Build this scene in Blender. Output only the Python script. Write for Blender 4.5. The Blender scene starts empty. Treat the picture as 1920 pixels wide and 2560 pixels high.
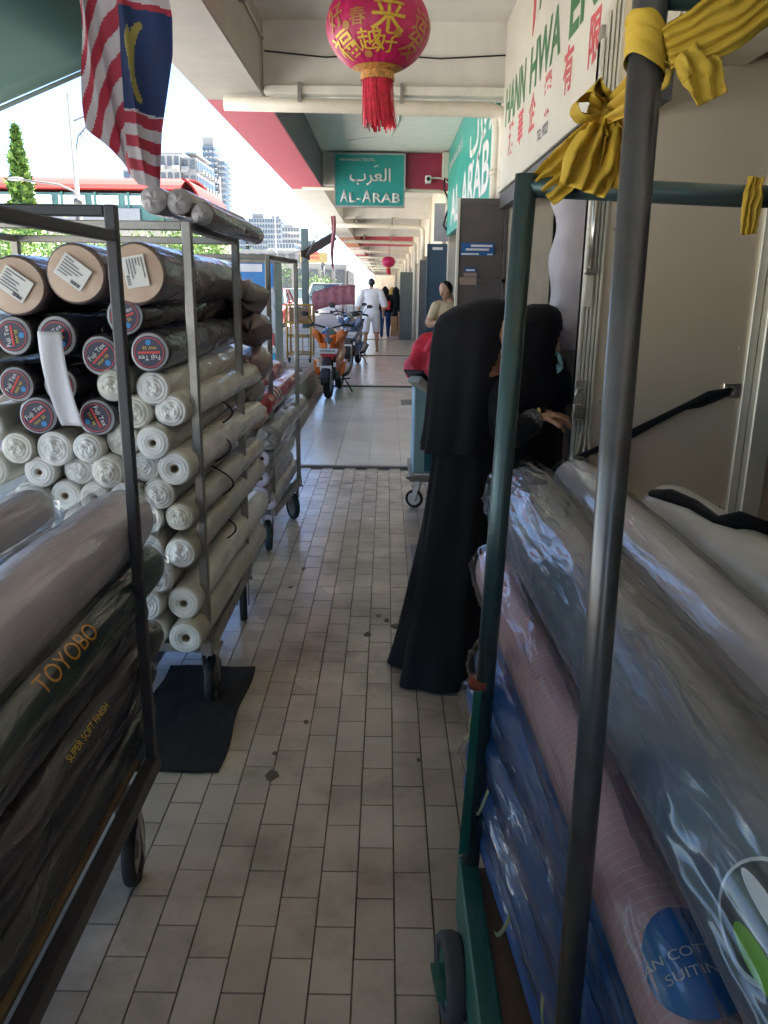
import bpy, bmesh, math, random
from mathutils import Vector, Matrix, Quaternion, noise
R = math.radians
random.seed(7)
scene = bpy.context.scene
C = scene.collection

# ------------------------------------------------------------------ camera
cam_d = bpy.data.cameras.new('camera')
cam_d.sensor_width = 36.0
cam_d.lens = 2000.0 / 2560.0 * 36.0
cam_d.clip_start = 0.05
cam_d.clip_end = 3000
cam = bpy.data.objects.new('camera', cam_d)
C.objects.link(cam)
_th, _r = math.atan(558 / 2000.0), R(0.72)
_F = Vector((0, math.cos(_th), -math.sin(_th)))
_R0 = Vector((1, 0, 0))
_U0 = _R0.cross(_F)
_Rr = _R0 * math.cos(_r) + _U0 * math.sin(_r)
_Ur = _U0 * math.cos(_r) - _R0 * math.sin(_r)
cam.matrix_world = Matrix((( _Rr.x, _Ur.x, -_F.x, 0), (_Rr.y, _Ur.y, -_F.y, 0), (_Rr.z, _Ur.z, -_F.z, 1.56), (0, 0, 0, 1)))
scene.camera = cam

# ------------------------------------------------------------------ sky, sun, exposure
SUN_EL, SUN_AZ = R(60), R(16)          # azimuth clockwise from +Y: the sun stands high ahead, a little to the right
world = bpy.data.worlds.new('World')
scene.world = world
world.use_nodes = True
wn = world.node_tree
wn.nodes.clear()
sky = wn.nodes.new('ShaderNodeTexSky')
sky.sky_type = 'NISHITA'
sky.sun_disc = False
sky.sun_elevation = SUN_EL
sky.sun_rotation = SUN_AZ
sky.dust_density = 0.0
sky.air_density = 0.5
sky.ozone_density = 2.0
bg = wn.nodes.new('ShaderNodeBackground')
bg.inputs['Strength'].default_value = 0.05
wo = wn.nodes.new('ShaderNodeOutputWorld')
wn.links.new(sky.outputs[0], bg.inputs['Color'])
wn.links.new(bg.outputs[0], wo.inputs['Surface'])
sun_d = bpy.data.lights.new('sun', 'SUN')
sun_d.energy = 5.0
sun_d.angle = R(1.0)
sun_d.color = (1.0, 0.965, 0.91)
sun = bpy.data.objects.new('sun', sun_d)
C.objects.link(sun)
_sd = Vector((math.sin(SUN_AZ) * math.cos(SUN_EL), math.cos(SUN_AZ) * math.cos(SUN_EL), math.sin(SUN_EL)))
sun.rotation_euler = (-_sd).to_track_quat('-Z', 'Y').to_euler()
vs = scene.view_settings
vs.view_transform = 'Standard'
vs.look = 'None'
vs.exposure = 3.55
vs.gamma = 1.0
vs.use_curve_mapping = False
scene.cycles.max_bounces = 8
scene.cycles.diffuse_bounces = 5
scene.cycles.glossy_bounces = 3
scene.cycles.transmission_bounces = 4
scene.cycles.transparent_max_bounces = 8
scene.cycles.sample_clamp_indirect = 6.0

# ------------------------------------------------------------------ helpers
MATS = {}
def M(name, base, rough=0.6, metal=0.0, var=0.12, scale=6.0, bump=0.0, bscale=30.0, coat=0.0, coat_rough=0.15,
      wrinkle=0.0, wscale=(14, 3, 14), dirt=0.0, dirt_col=(0.05, 0.04, 0.03), spec=0.5, emit=0.0, stripes=None, trans=0.0, dscale=2.5, world=False, streak=1.0, sheen=0.0, wdetail=5):
    if name in MATS:
        return MATS[name]
    m = bpy.data.materials.new(name)
    m.use_nodes = True
    nt = m.node_tree
    N, L = nt.nodes, nt.links
    b = N['Principled BSDF']
    b.inputs['Roughness'].default_value = rough
    b.inputs['Metallic'].default_value = metal
    b.inputs['Specular IOR Level'].default_value = spec
    tc = N.new('ShaderNodeTexCoord')
    co = tc.outputs['Object']
    if world: co = N.new('ShaderNodeNewGeometry').outputs['Position']
    if sheen: b.inputs['Sheen Weight'].default_value = sheen
    nz = N.new('ShaderNodeTexNoise')
    nz.inputs['Scale'].default_value = scale
    nz.inputs['Detail'].default_value = 6
    L.new(co, nz.inputs['Vector'])
    ramp = N.new('ShaderNodeMapRange')
    ramp.inputs[1].default_value = 0.3
    ramp.inputs[2].default_value = 0.7
    L.new(nz.outputs['Fac'], ramp.inputs[0])
    mx = N.new('ShaderNodeMix')
    mx.data_type = 'RGBA'
    mx.inputs['A'].default_value = (*[max(0, c * (1 - var)) for c in base], 1)
    mx.inputs['B'].default_value = (*[min(1, c * (1 + var)) for c in base], 1)
    L.new(ramp.outputs[0], mx.inputs['Factor'])
    col = mx.outputs['Result']
    if stripes:
        axis, sc_, dark, width = stripes
        sep = N.new('ShaderNodeSeparateXYZ')
        L.new(co, sep.inputs[0])
        mu = N.new('ShaderNodeMath'); mu.operation = 'MULTIPLY'; mu.inputs[1].default_value = sc_
        L.new(sep.outputs[axis], mu.inputs[0])
        fr = N.new('ShaderNodeMath'); fr.operation = 'FRACT'
        L.new(mu.outputs[0], fr.inputs[0])
        ls = N.new('ShaderNodeMath'); ls.operation = 'LESS_THAN'; ls.inputs[1].default_value = width
        L.new(fr.outputs[0], ls.inputs[0])
        m2 = N.new('ShaderNodeMix'); m2.data_type = 'RGBA'
        L.new(ls.outputs[0], m2.inputs['Factor']); L.new(col, m2.inputs['A']); m2.inputs['B'].default_value = (*dark, 1)
        col = m2.outputs['Result']
    if dirt > 0:
        n2 = N.new('ShaderNodeTexNoise')
        n2.inputs['Scale'].default_value = dscale
        n2.inputs['Detail'].default_value = 8
        n2.inputs['Roughness'].default_value = 0.7
        if streak != 1.0:
            mq = N.new('ShaderNodeMapping'); mq.inputs['Scale'].default_value = (1, 1, streak); L.new(co, mq.inputs['Vector']); L.new(mq.outputs[0], n2.inputs['Vector'])
        else: L.new(co, n2.inputs['Vector'])
        r2 = N.new('ShaderNodeMapRange')
        r2.inputs[1].default_value = 0.48
        r2.inputs[2].default_value = 0.78
        r2.inputs[4].default_value = dirt
        L.new(n2.outputs['Fac'], r2.inputs[0])
        m3 = N.new('ShaderNodeMix'); m3.data_type = 'RGBA'
        L.new(r2.outputs[0], m3.inputs['Factor']); L.new(col, m3.inputs['A']); m3.inputs['B'].default_value = (*dirt_col, 1)
        col = m3.outputs['Result']
    L.new(col, b.inputs['Base Color'])
    if rough > 0.15:
        rr = N.new('ShaderNodeMapRange')
        rr.inputs[3].default_value = max(0.05, rough - 0.08); rr.inputs[4].default_value = min(1, rough + 0.1)
        L.new(nz.outputs['Fac'], rr.inputs[0]); L.new(rr.outputs[0], b.inputs['Roughness'])
    if bump > 0:
        n3 = N.new('ShaderNodeTexNoise'); n3.inputs['Scale'].default_value = bscale; n3.inputs['Detail'].default_value = 4
        L.new(co, n3.inputs['Vector'])
        bp = N.new('ShaderNodeBump'); bp.inputs['Strength'].default_value = bump; bp.inputs['Distance'].default_value = 0.01
        L.new(n3.outputs['Fac'], bp.inputs['Height']); L.new(bp.outputs[0], b.inputs['Normal'])
    if coat > 0:
        b.inputs['Coat Weight'].default_value = coat
        b.inputs['Coat Roughness'].default_value = coat_rough
        if wrinkle > 0:
            mp = N.new('ShaderNodeMapping'); mp.inputs['Scale'].default_value = wscale
            L.new(co, mp.inputs['Vector'])
            n4 = N.new('ShaderNodeTexNoise'); n4.inputs['Scale'].default_value = 1.0; n4.inputs['Detail'].default_value = wdetail
            n4.inputs['Distortion'].default_value = 1.2; n4.inputs['Roughness'].default_value = 0.62
            L.new(mp.outputs[0], n4.inputs['Vector'])
            vo = N.new('ShaderNodeTexVoronoi'); vo.feature = 'SMOOTH_F1'; vo.inputs['Scale'].default_value = 1.3
            L.new(mp.outputs[0], vo.inputs['Vector'])
            ad = N.new('ShaderNodeMath'); ad.operation = 'ADD'
            L.new(n4.outputs['Fac'], ad.inputs[0]); L.new(vo.outputs['Distance'], ad.inputs[1])
            bp = N.new('ShaderNodeBump'); bp.inputs['Strength'].default_value = wrinkle; bp.inputs['Distance'].default_value = 0.03
            L.new(ad.outputs[0], bp.inputs['Height']); L.new(bp.outputs[0], b.inputs['Coat Normal'])
    if emit > 0:
        b.inputs['Emission Color'].default_value = (*base, 1); b.inputs['Emission Strength'].default_value = emit
    if trans > 0:
        b.inputs['Transmission Weight'].default_value = trans
    MATS[name] = m
    return m

class MB:
    def __init__(s): s.v = []; s.f = []; s.m = []
    def add(s, v, f, mi=0):
        o = len(s.v); s.v += [tuple(p) for p in v]; s.f += [[i + o for i in q] for q in f]; s.m += [mi] * len(f); return s
    def bx(s, x0, x1, y0, y1, z0, z1, mi=0):
        return s.add([(x0,y0,z0),(x1,y0,z0),(x1,y1,z0),(x0,y1,z0),(x0,y0,z1),(x1,y0,z1),(x1,y1,z1),(x0,y1,z1)],
                     [[0,3,2,1],[4,5,6,7],[0,1,5,4],[1,2,6,5],[2,3,7,6],[3,0,4,7]], mi)
    def obx(s, c, size, rot, mi=0):
        hx, hy, hz = [q / 2 for q in size]; c = Vector(c)
        vs_ = [c + rot @ Vector(p) for p in [(-hx,-hy,-hz),(hx,-hy,-hz),(hx,hy,-hz),(-hx,hy,-hz),(-hx,-hy,hz),(hx,-hy,hz),(hx,hy,hz),(-hx,hy,hz)]]
        return s.add(vs_, [[0,3,2,1],[4,5,6,7],[0,1,5,4],[1,2,6,5],[2,3,7,6],[3,0,4,7]], mi)
    def bar(s, p, q, w, h=None, up=(0,0,1), mi=0):
        p, q = Vector(p), Vector(q); h = h or w; d = q - p; y = d.normalized(); u = Vector(up)
        if abs(y.dot(u)) > 0.95: u = Vector((1,0,0))
        x = y.cross(u).normalized(); z = x.cross(y)
        return s.obx((p + q) / 2, (w, d.length, h), Matrix((x, y, z)).transposed(), mi)
    def tube(s, pts, r, n=10, cap=True, mi=0):
        pts = [Vector(p) for p in pts]; k = len(pts)
        rs = r if isinstance(r, (list, tuple)) else [r] * k
        t0 = (pts[1] - pts[0]).normalized(); u = Vector((0,0,1)) if abs(t0.z) < 0.9 else Vector((1,0,0))
        x = t0.cross(u).normalized(); V = []
        for i in range(k):
            t = (pts[min(i+1,k-1)] - pts[max(i-1,0)]).normalized()
            x = (x - t * x.dot(t)).normalized(); y = t.cross(x)
            for j in range(n):
                a = 2 * math.pi * j / n; V.append(pts[i] + (x * math.cos(a) + y * math.sin(a)) * rs[i])
        F = [[i*n+j, i*n+(j+1)%n, (i+1)*n+(j+1)%n, (i+1)*n+j] for i in range(k-1) for j in range(n)]
        if cap: F.append(list(range(n-1,-1,-1))); F.append([(k-1)*n+j for j in range(n)])
        return s.add(V, F, mi)
    def lathe(s, prof, n=20, mat=Matrix(), mi=0, a0=0, a1=2*math.pi):
        full = abs(a1 - a0 - 2*math.pi) < 1e-6; nn = n if full else n + 1; V = []
        for r, z in prof:
            for j in range(nn):
                a = a0 + (a1-a0) * j / n; V.append(mat @ Vector((r*math.cos(a), r*math.sin(a), z)))
        F = []
        for i in range(len(prof)-1):
            for j in range(n):
                j2 = (j+1) % nn
                F.append([i*nn+j, i*nn+j2, (i+1)*nn+j2, (i+1)*nn+j])
        return s.add(V, F, mi)
    def ell(s, c, r, n=14, k=9, rot=None, mi=0):
        c = Vector(c); rot = rot or Matrix.Identity(3); V = []; F = []
        for i in range(k+1):
            th = math.pi * i / k
            for j in range(n):
                a = 2*math.pi*j/n
                V.append(c + rot @ Vector((r[0]*math.sin(th)*math.cos(a), r[1]*math.sin(th)*math.sin(a), r[2]*math.cos(th))))
        for i in range(k):
            for j in range(n): F.append([i*n+j, (i+1)*n+j, (i+1)*n+(j+1)%n, i*n+(j+1)%n])
        return s.add(V, F, mi)
    def prism(s, poly, t, mat=Matrix(), mi=0):
        n = len(poly); V = [mat @ Vector((x, y, 0)) for x, y in poly] + [mat @ Vector((x, y, t)) for x, y in poly]
        F = [list(range(n-1,-1,-1)), list(range(n,2*n))] + [[i,(i+1)%n,n+(i+1)%n,n+i] for i in range(n)]
        return s.add(V, F, mi)
    def grid(s, fn, nu, nv, mi=0, mfn=None, wrap=False):
        o = len(s.v)
        for i in range(nv+1):
            for j in range(nu + (0 if wrap else 1)): s.v.append(tuple(fn(j/nu, i/nv)))
        w = nu if wrap else nu + 1
        for i in range(nv):
            for j in range(nu):
                s.f.append([o+i*w+j, o+i*w+(j+1)%w, o+(i+1)*w+(j+1)%w, o+(i+1)*w+j])
                s.m.append(mfn((j+.5)/nu, (i+.5)/nv) if mfn else mi)
        return s
    def mesh(s, name, mats, smooth=False):
        me = bpy.data.meshes.new(name); me.from_pydata(s.v, [], s.f)
        for m in (mats if isinstance(mats, (list, tuple)) else [mats]): me.materials.append(m)
        if any(s.m): me.polygons.foreach_set('material_index', s.m)
        if smooth: me.polygons.foreach_set('use_smooth', [True] * len(me.polygons))
        bm = bmesh.new(); bm.from_mesh(me); bmesh.ops.remove_doubles(bm, verts=bm.verts, dist=1e-5)
        bmesh.ops.recalc_face_normals(bm, faces=bm.faces); bm.to_mesh(me); bm.free(); me.update()
        return me
    def build(s, name, mats, parent=None, smooth=False, bevel=0, world=True, seg=1, solid=0, sub=0):
        return place(name, s.mesh(name, mats, smooth), parent, bevel, world, seg, solid, sub)

def place(name, me, parent=None, bevel=0, world=True, seg=1, solid=0, sub=0):
    o = bpy.data.objects.new(name, me); C.objects.link(o)
    if parent:
        o.parent = parent
        if world:                       # vertices were given in world space
            o.matrix_parent_inverse = world_of(parent).inverted()
    if sub: md = o.modifiers.new('sub', 'SUBSURF'); md.levels = sub; md.render_levels = sub
    if solid: md = o.modifiers.new('solid', 'SOLIDIFY'); md.thickness = solid; md.offset = 0
    if bevel: md = o.modifiers.new('bevel', 'BEVEL'); md.width = bevel; md.segments = seg; md.limit_method = 'ANGLE'; md.angle_limit = R(40)
    return o
def world_of(o):
    m = o.matrix_parent_inverse @ o.matrix_basis if o.parent else o.matrix_basis
    return (world_of(o.parent) @ m) if o.parent else m.copy()
def tag(o, label, cat, group=None):
    o['label'] = label; o['category'] = cat
    if group: o['group'] = group
    return o
def struct(o): o['kind'] = 'structure'; return o
def stuff(o): o['kind'] = 'stuff'; return o
def thing(name, label, cat, loc=(0,0,0), group=None, rot=None):
    o = bpy.data.objects.new(name, None); C.objects.link(o); o.location = loc; o.empty_display_size = 0.1
    if rot is not None: o.rotation_euler = rot
    tag(o, label, cat, group); return o
def copy_tree(o, parent=None, label=None, loc=None, rot=None, group=None):
    c = o.copy(); C.objects.link(c)
    if parent: c.parent = parent
    if label: c['label'] = label
    if group: c['group'] = group
    if loc is not None: c.location = loc
    if rot is not None: c.rotation_euler = rot
    for ch in list(o.children): copy_tree(ch, c)
    return c
def text_mesh(body, size=1.0, align='CENTER', sx=1.0, extrude=0.0, bold=0.0, spacing=1.0):
    cu = bpy.data.curves.new('t', 'FONT'); cu.body = body; cu.size = size; cu.align_x = align; cu.align_y = 'CENTER'
    cu.extrude = extrude; cu.offset = bold; cu.space_character = spacing
    o = bpy.data.objects.new('t', cu); C.objects.link(o)
    bpy.context.view_layer.update()
    me = bpy.data.meshes.new_from_object(o.evaluated_get(bpy.context.evaluated_depsgraph_get()))
    bpy.data.objects.remove(o); bpy.data.curves.remove(cu)
    if sx != 1.0:
        for v in me.vertices: v.co.x *= sx
    me.name = 'lettering'
    return me
def text_on(parent, body, size, mat4, mat, sx=1.0, extrude=0.0, name='lettering', align='CENTER', bold=0.0, spacing=1.0):
    me = text_mesh(body, size, align, sx, extrude, bold, spacing); me.transform(mat4); me.materials.clear(); me.materials.append(mat)
    return place(name, me, parent, world=True)
def frame4(o, x, y):       # matrix whose X and Y axes are x, y, origin o
    x = Vector(x).normalized(); y = Vector(y); y = (y - x * y.dot(x)).normalized(); z = x.cross(y)
    return Matrix(((x.x,y.x,z.x,o[0]),(x.y,y.y,z.y,o[1]),(x.z,y.z,z.z,o[2]),(0,0,0,1)))
def remesh(mb, name, voxel, mats, matfn=None, smooth=6, sm=0.5):
    me = mb.mesh(name, mats); o = bpy.data.objects.new('t', me); C.objects.link(o)
    md = o.modifiers.new('r', 'REMESH'); md.mode = 'VOXEL'; md.voxel_size = voxel
    if smooth: m2 = o.modifiers.new('s', 'SMOOTH'); m2.iterations = smooth; m2.factor = sm
    bpy.context.view_layer.update()
    out = bpy.data.meshes.new_from_object(o.evaluated_get(bpy.context.evaluated_depsgraph_get()))
    bpy.data.objects.remove(o); out.name = name
    out.materials.clear()
    for m in (mats if isinstance(mats, (list, tuple)) else [mats]): out.materials.append(m)
    for p in out.polygons:
        p.use_smooth = True; p.material_index = matfn(p.center) if matfn else 0
    return out
def capsule(mb, p, q, r0, r1, n=10):
    p, q = Vector(p), Vector(q); d = (q - p)
    pts = [p - d.normalized() * r0 * .8, p - d.normalized() * r0 * .4, p, q, q + d.normalized() * r1 * .4, q + d.normalized() * r1 * .8]
    mb.tube(pts, [r0 * .5, r0 * .9, r0, r1, r1 * .9, r1 * .5], n)
    return mb

# ------------------------------------------------------------------ materials
m_ceil = M('cream_ceiling_paint', (.72,.69,.63), .8, var=.05, dirt=.42, dirt_col=(.36,.33,.28), dscale=1.6, streak=.4)
m_white_ceil = M('white_ceiling_paint', (.80,.77,.69), .8, var=.04, dirt=.18, dirt_col=(.4,.37,.32), dscale=1.0)
m_cream = M('cream_wall_paint', (.74,.66,.52), .75, var=.06, dirt=.55, dirt_col=(.28,.23,.17), dscale=1.9, bump=.1, streak=.3)
m_pinkpaint = M('red_beam_paint', (.55,.10,.14), .7, var=.08, dirt=.3, dirt_col=(.35,.16,.16), dscale=1.5)
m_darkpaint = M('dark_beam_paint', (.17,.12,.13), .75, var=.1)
m_redpanel = M('crimson_panel', (.33,.022,.06), .45, var=.06)
m_pipe = M('cream_pipe', (.68,.62,.50), .45, var=.06, dirt=.3, dirt_col=(.3,.25,.18), dscale=4)
m_conc = M('concrete', (.42,.38,.31), .9, var=.15, bump=.3, bscale=60, dirt=.5, dirt_col=(.16,.14,.11))
m_asph = M('pale_concrete_paving', (.38,.375,.36), .9, var=.2, bump=.3, bscale=200)
m_tile = M('beige_floor_tile', (.54,.465,.37), .24, var=.20, scale=2.3, dirt=.8, dirt_col=(.15,.12,.09), dscale=2.1, world=True, bump=.05, bscale=25)
m_tile2 = M('beige_floor_tile_pale', (.60,.525,.425), .22, var=.20, scale=2.3, dirt=.75, dirt_col=(.17,.135,.10), dscale=2.1, world=True, bump=.05, bscale=25)
m_grout = M('tile_grout', (.13,.11,.085), .9, var=.5, scale=5, world=True)
m_tileg = M('pale_green_floor_tile', (.76,.77,.66), .20, var=.06, scale=2, dirt=.35, dirt_col=(.36,.34,.28), dscale=1.1, world=True)
m_tilep = M('pink_floor_tile', (.72,.60,.53), .22, var=.05, dirt=.2, dirt_col=(.4,.3,.25))
m_tiley = M('tan_floor_tile', (.72,.60,.44), .22, var=.05, dirt=.2, dirt_col=(.4,.3,.2))
m_black = M('black_rubber', (.018,.018,.02), .7, var=.2)
m_dsteel = M('dark_painted_steel', (.045,.045,.05), .42, .2, var=.2, dirt=.4, dirt_col=(.09,.065,.045), dscale=8)
m_gsteel = M('grey_steel_tube', (.30,.28,.25), .38, .7, var=.15, dirt=.5, dirt_col=(.10,.07,.045), dscale=10)
m_green = M('green_painted_steel', (.012,.13,.10), .40, .1, var=.2, dirt=.55, dirt_col=(.13,.14,.14), dscale=6)
m_greenbar = M('dark_green_tube', (.055,.10,.10), .36, .45, var=.25, dirt=.7, dirt_col=(.10,.095,.085), dscale=5)
m_chrome = M('worn_chrome', (.62,.58,.50), .28, .9, var=.1)
m_alu = M('aluminium_section', (.70,.66,.54), .35, .35, var=.08)
m_leaf = M('galvanised_door_sheet', (.86,.72,.53), .30, .45, var=.07, scale=1.2, bump=.03, bscale=3)
m_skin = M('skin', (.42,.22,.13), .5, var=.08)
m_skin2 = M('skin_light', (.50,.28,.17), .5, var=.08)
m_hair = M('black_hair', (.012,.010,.010), .5)
m_abaya = M('black_crepe_cloth', (.0085,.0085,.0105), .8, var=.25, spec=.28, sheen=.06)
m_white = M('white_paint', (.78,.78,.76), .5, var=.04)
m_paper = M('white_paper', (.78,.77,.74), .8, var=.05)
m_ink = M('grey_print', (.16,.16,.18), .8)
m_yellowcloth = M('yellow_ribbon_cloth', (.54,.35,.03), .75, var=.15, bump=.1, bscale=300)
m_film = bpy.data.materials.new('clear_packing_film')
m_film.use_nodes = True
_nt = m_film.node_tree
_nt.nodes.clear()
_o = _nt.nodes.new('ShaderNodeOutputMaterial'); _mx = _nt.nodes.new('ShaderNodeMixShader'); _tr = _nt.nodes.new('ShaderNodeBsdfTransparent'); _gl = _nt.nodes.new('ShaderNodeBsdfGlossy'); _lw = _nt.nodes.new('ShaderNodeLayerWeight'); _lw.inputs['Blend'].default_value = .5
_tr.inputs['Color'].default_value = (.93, .94, .95, 1); _gl.inputs['Roughness'].default_value = .10
def _mth(op, a, val=None):
    n = _nt.nodes.new('ShaderNodeMath'); n.operation = op; _nt.links.new(a, n.inputs[0])
    if val is not None: n.inputs[1].default_value = val
    return n.outputs[0]
_fac = _mth('ADD', _mth('MULTIPLY', _mth('POWER', _lw.outputs['Facing'], 4.5), .5), .055)
_nt.links.new(_fac, _mx.inputs[0]); _nt.links.new(_tr.outputs[0], _mx.inputs[1]); _nt.links.new(_gl.outputs[0], _mx.inputs[2]); _nt.links.new(_mx.outputs[0], _o.inputs['Surface'])
m_rubber_g = M('grey_rubber_tyre', (.06,.06,.065), .75, var=.2)
# ================================================================== THE SETTING
g = MB(); g.bx(-900, 900, -200, 1500, -.5, -.02); struct(g.build('ground', m_asph))
# corridor floors, one slab for each shop lot (6.05 m), every slab a little higher than the one before
BAYS = [round(1.05 + 6.05*i, 2) for i in range(17)]
FZ = [0, .012, .03, .045, .05, .055, .06, .06, .06, .06]
fl = MB(); fl.bx(-1.02, 4.0, -5.0, 7.08, -.2, -.006); floor1 = struct(fl.build('floor', m_grout))
# beige brick-bond tiles 100 x 200 mm
tw, tl, gr = .1, .2, .0045
tile_me = {}
for kk, mm in enumerate((m_tile, m_tile2)):
    t = MB(); t.bx(-tw/2+gr/2, tw/2-gr/2, -tl/2+gr/2, tl/2-gr/2, -.006, 0)
    tile_me[kk] = t.mesh('floor_tile', mm)
X0 = -.0605
rest = MB(); near = []
for i in range(-10, 26):
    x = X0 + (i + .5) * tw
    if x < -1.0: continue
    off = (.5 if i % 2 else 0) * tl
    for j in range(-12, 36):
        y = .07 + j * tl + off
        if y > 7.0: continue
        vis = (y > 1.0 and y < 6.5 and x > -.22 * y - .25 and x < .10 * y + .18 and x < .5)
        near.append((0 if vis else 1, abs(y - 2.6) , x, y))
near.sort()
for q, (vis, _, x, y) in enumerate(near):
    if q < 298 and not vis:
        o = place('floor_tile', tile_me[random.random() < .35], floor1, world=False)
        o.location = (x, y, random.uniform(-.0006, .0006)); o.rotation_euler = (random.uniform(-.003,.003), random.uniform(-.003,.003), random.uniform(-.004,.004))
    else:
        dz = random.uniform(-.0006, .0006)
        rest.bx(x-tw/2+gr/2, x+tw/2-gr/2, y-tl/2+gr/2, y+tl/2-gr/2, -.006, dz, mi=int(random.random() < .35))
stuff(rest.build('floor_tiles', [m_tile, m_tile2], floor1))
# second lot: pale green tiles, a narrow strip of small ones along the kerb
fl = MB(); fl.bx(-1.02, 4.0, 7.10, 13.13, -.2, .006); floor2 = struct(fl.build('floor', M('tile_grout_pale', (.26,.25,.21), .9)))
t = MB(); t.bx(-.1485, .1485, -.1485, .1485, 0, .006); tm3 = t.mesh('floor_tile', m_tileg)
t = MB(); t.bx(-.0985, .0985, -.0485, .0485, 0, .006); tm2 = t.mesh('floor_tile', m_tileg)
for i in range(6):
    for j in range(20):
        o = place('floor_tile', tm3, floor2, world=False); o.location = (-.60 + i * .3, 7.26 + j * .3, .006 + random.uniform(-.0005,.0005))
st = MB()
for j in range(60):
    for i in range(1):
        st.bx(-.9485, -.7515, 7.115 + j*.1, 7.212 + j*.1, .006, .012)
stuff(st.build('strip_tiles', m_tileg, floor2))
edge = MB(); edge.bx(-1.0, 1.6, 7.055, 7.115, -.05, .014); struct(edge.build('threshold', M('threshold_stone', (.22,.2,.17), .6)))
for k, (y0, mm) in enumerate(((13.15, m_tilep), (19.2, m_tiley), (25.25, m_tilep))):
    y1 = BAYS[3+k] if k < 2 else 98
    fl = MB(); fl.bx(-1.02, 4.0, y0 + .03, y1, -.2, FZ[2+k]); struct(fl.build('floor', mm))
    e = MB(); e.bx(-1.0, 1.2, y0 - .02, y0 + .03, -.1, FZ[2+k] + .006); struct(e.build('threshold', M('threshold_stone', (.22,.2,.17), .6)))
# recessed drain and raised kerb pavement on the street side
dr = MB(); dr.bx(-1.12, -1.02, -5, 60, -.3, -.06); struct(dr.build('drain_channel', M('dark_drain_concrete', (.07,.065,.055), .6)))  # channel concrete in one even dark colour
kb = MB()
kb.add([(-1.12,5.6,-.3),(-1.12,60,-.3),(-1.12,60,.33),(-1.12,5.6,.33),(-1.18,5.6,.38),(-1.18,60,.38),(-3.1,60,.38),(-3.1,5.6,.38),(-3.1,5.6,-.3),(-3.1,60,-.3)],
       [[0,1,2,3],[3,2,5,4],[4,5,6,7],[7,6,9,8],[0,3,4,7,8],[1,9,6,5,2]])
struct(kb.build('pavement', M('pale_pavement_concrete', (.44,.41,.34), .9, var=.12, bump=.3, bscale=40, dirt=.5, dirt_col=(.2,.17,.13), dscale=1.2)))
jm = MB()
for j in range(18): jm.bx(-3.05, -1.19, 6.4 + j*1.5, 6.425 + j*1.5, .375, .3825)
struct(jm.build('pavement_joint', M('dark_joint', (.08,.07,.06), .9)))
rd = MB(); rd.bx(-14, -3.1, -60, 400, -.02, 0); struct(rd.build('road', m_asph))
pk = MB()
for j in range(24): pk.bx(-6.2, -3.3, -4 + j*2.6, -3.9 + j*2.6, 0, .004)
struct(pk.build('parking_line', m_white))

# ------------------------------------------------------------------ the arcade: ceilings, beams, edge beam, walls
CZ, BZ = 3.56, 3.05
for k, y0 in enumerate([-5] + BAYS[1:-1]):
    y1 = BAYS[1] if k == 0 else BAYS[k+1]
    c = MB(); c.bx(-1.0, .99, y0 + .10, y1 - .10, CZ - (.03 if k else 0), CZ + .25)
    struct(c.build('ceiling', m_white_ceil if k in (1, 4) else m_ceil))
    b = MB(); b.bx(-1.0, .99, y1 - .10, y1 + .10, BZ + .04 - .02*(k%2), CZ + .25)
    struct(b.build('ceiling_beam', m_ceil if k != 4 else m_pinkpaint, bevel=.006))
    # beam along the street edge, each lot in its own paint
    e = MB(); e.bx(-1.5, -1.0, y0 + (.0 if k == 0 else .105) , y1 + .10, BZ - .02, CZ + .9)
    em = [M('grey_cream_beam_paint', (.44,.41,.37), .8, var=.06, dirt=.3, dirt_col=(.28,.24,.19), dscale=1.3), m_pinkpaint, m_ceil, m_ceil, M('orange_paint', (.5,.2,.1), .7), m_ceil, m_pinkpaint, m_ceil, m_ceil][k % 9]
    eb = struct(e.build('edge_beam', em, bevel=.008))
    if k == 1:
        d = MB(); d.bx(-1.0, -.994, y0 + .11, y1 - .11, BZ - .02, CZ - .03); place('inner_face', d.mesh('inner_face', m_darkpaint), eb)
# upper storeys
u = MB(); u.bx(-1.46, 8, -8, 98, CZ + .9, 11); tag(u.build('shophouse_block', m_cream), 'cream upper storeys of the shophouse row above the walkway', 'building')
# street-side fluorescent trunking and drain pipes below every beam
for k, y in enumerate(BAYS[1:9]):
    p = thing('drain_pipe', ['cream drain pipe crossing below the nearest ceiling beam', 'cream conduit crossing behind the hanging teal sign', 'cream drain pipe with elbow beyond the hanging teal sign',
              'cream drain pipe below the fourth ceiling beam', 'cream drain pipe below the fifth ceiling beam', 'cream drain pipe below the sixth ceiling beam', 'cream drain pipe below the seventh ceiling beam', 'cream drain pipe below the eighth ceiling beam'][k],
              'pipe', (0, y, 2.9), 'drain pipes below the beams')
    zz = [2.925, 2.99, 2.90, 2.88, 2.88, 2.87, 2.87, 2.86][k]; r = [.055, .028, .05, .05, .05, .05, .05, .05][k]
    yy = y - .16
    xr = [.93, .90, .80, .83, .83, .83, .83, .83][k]
    m = MB(); m.tube([(-1.30, yy, zz + .03), (-.5, yy, zz + .02), (xr - .12, yy, zz), (xr - .05, yy, zz - .015), (xr - .012, yy, zz - .06), (xr, yy, zz - .13), (xr, yy, [1.9, 2.6, 2.2, .05, .05, .05, .05, .05][k])], r, 12)
    m.build('pipe', m_pipe, p, smooth=True)
    for xx in (-.7, .1):
        cl = MB(); cl.bx(xx - .015, xx + .015, yy - r - .006, yy + r + .006, zz + r * .6, BZ + .05); cl.build('bracket', m_gsteel, p)
lt = thing('light_fitting', 'long white fluorescent batten under the nearest beam', 'light', (0, 6.93, 3.05))
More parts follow.
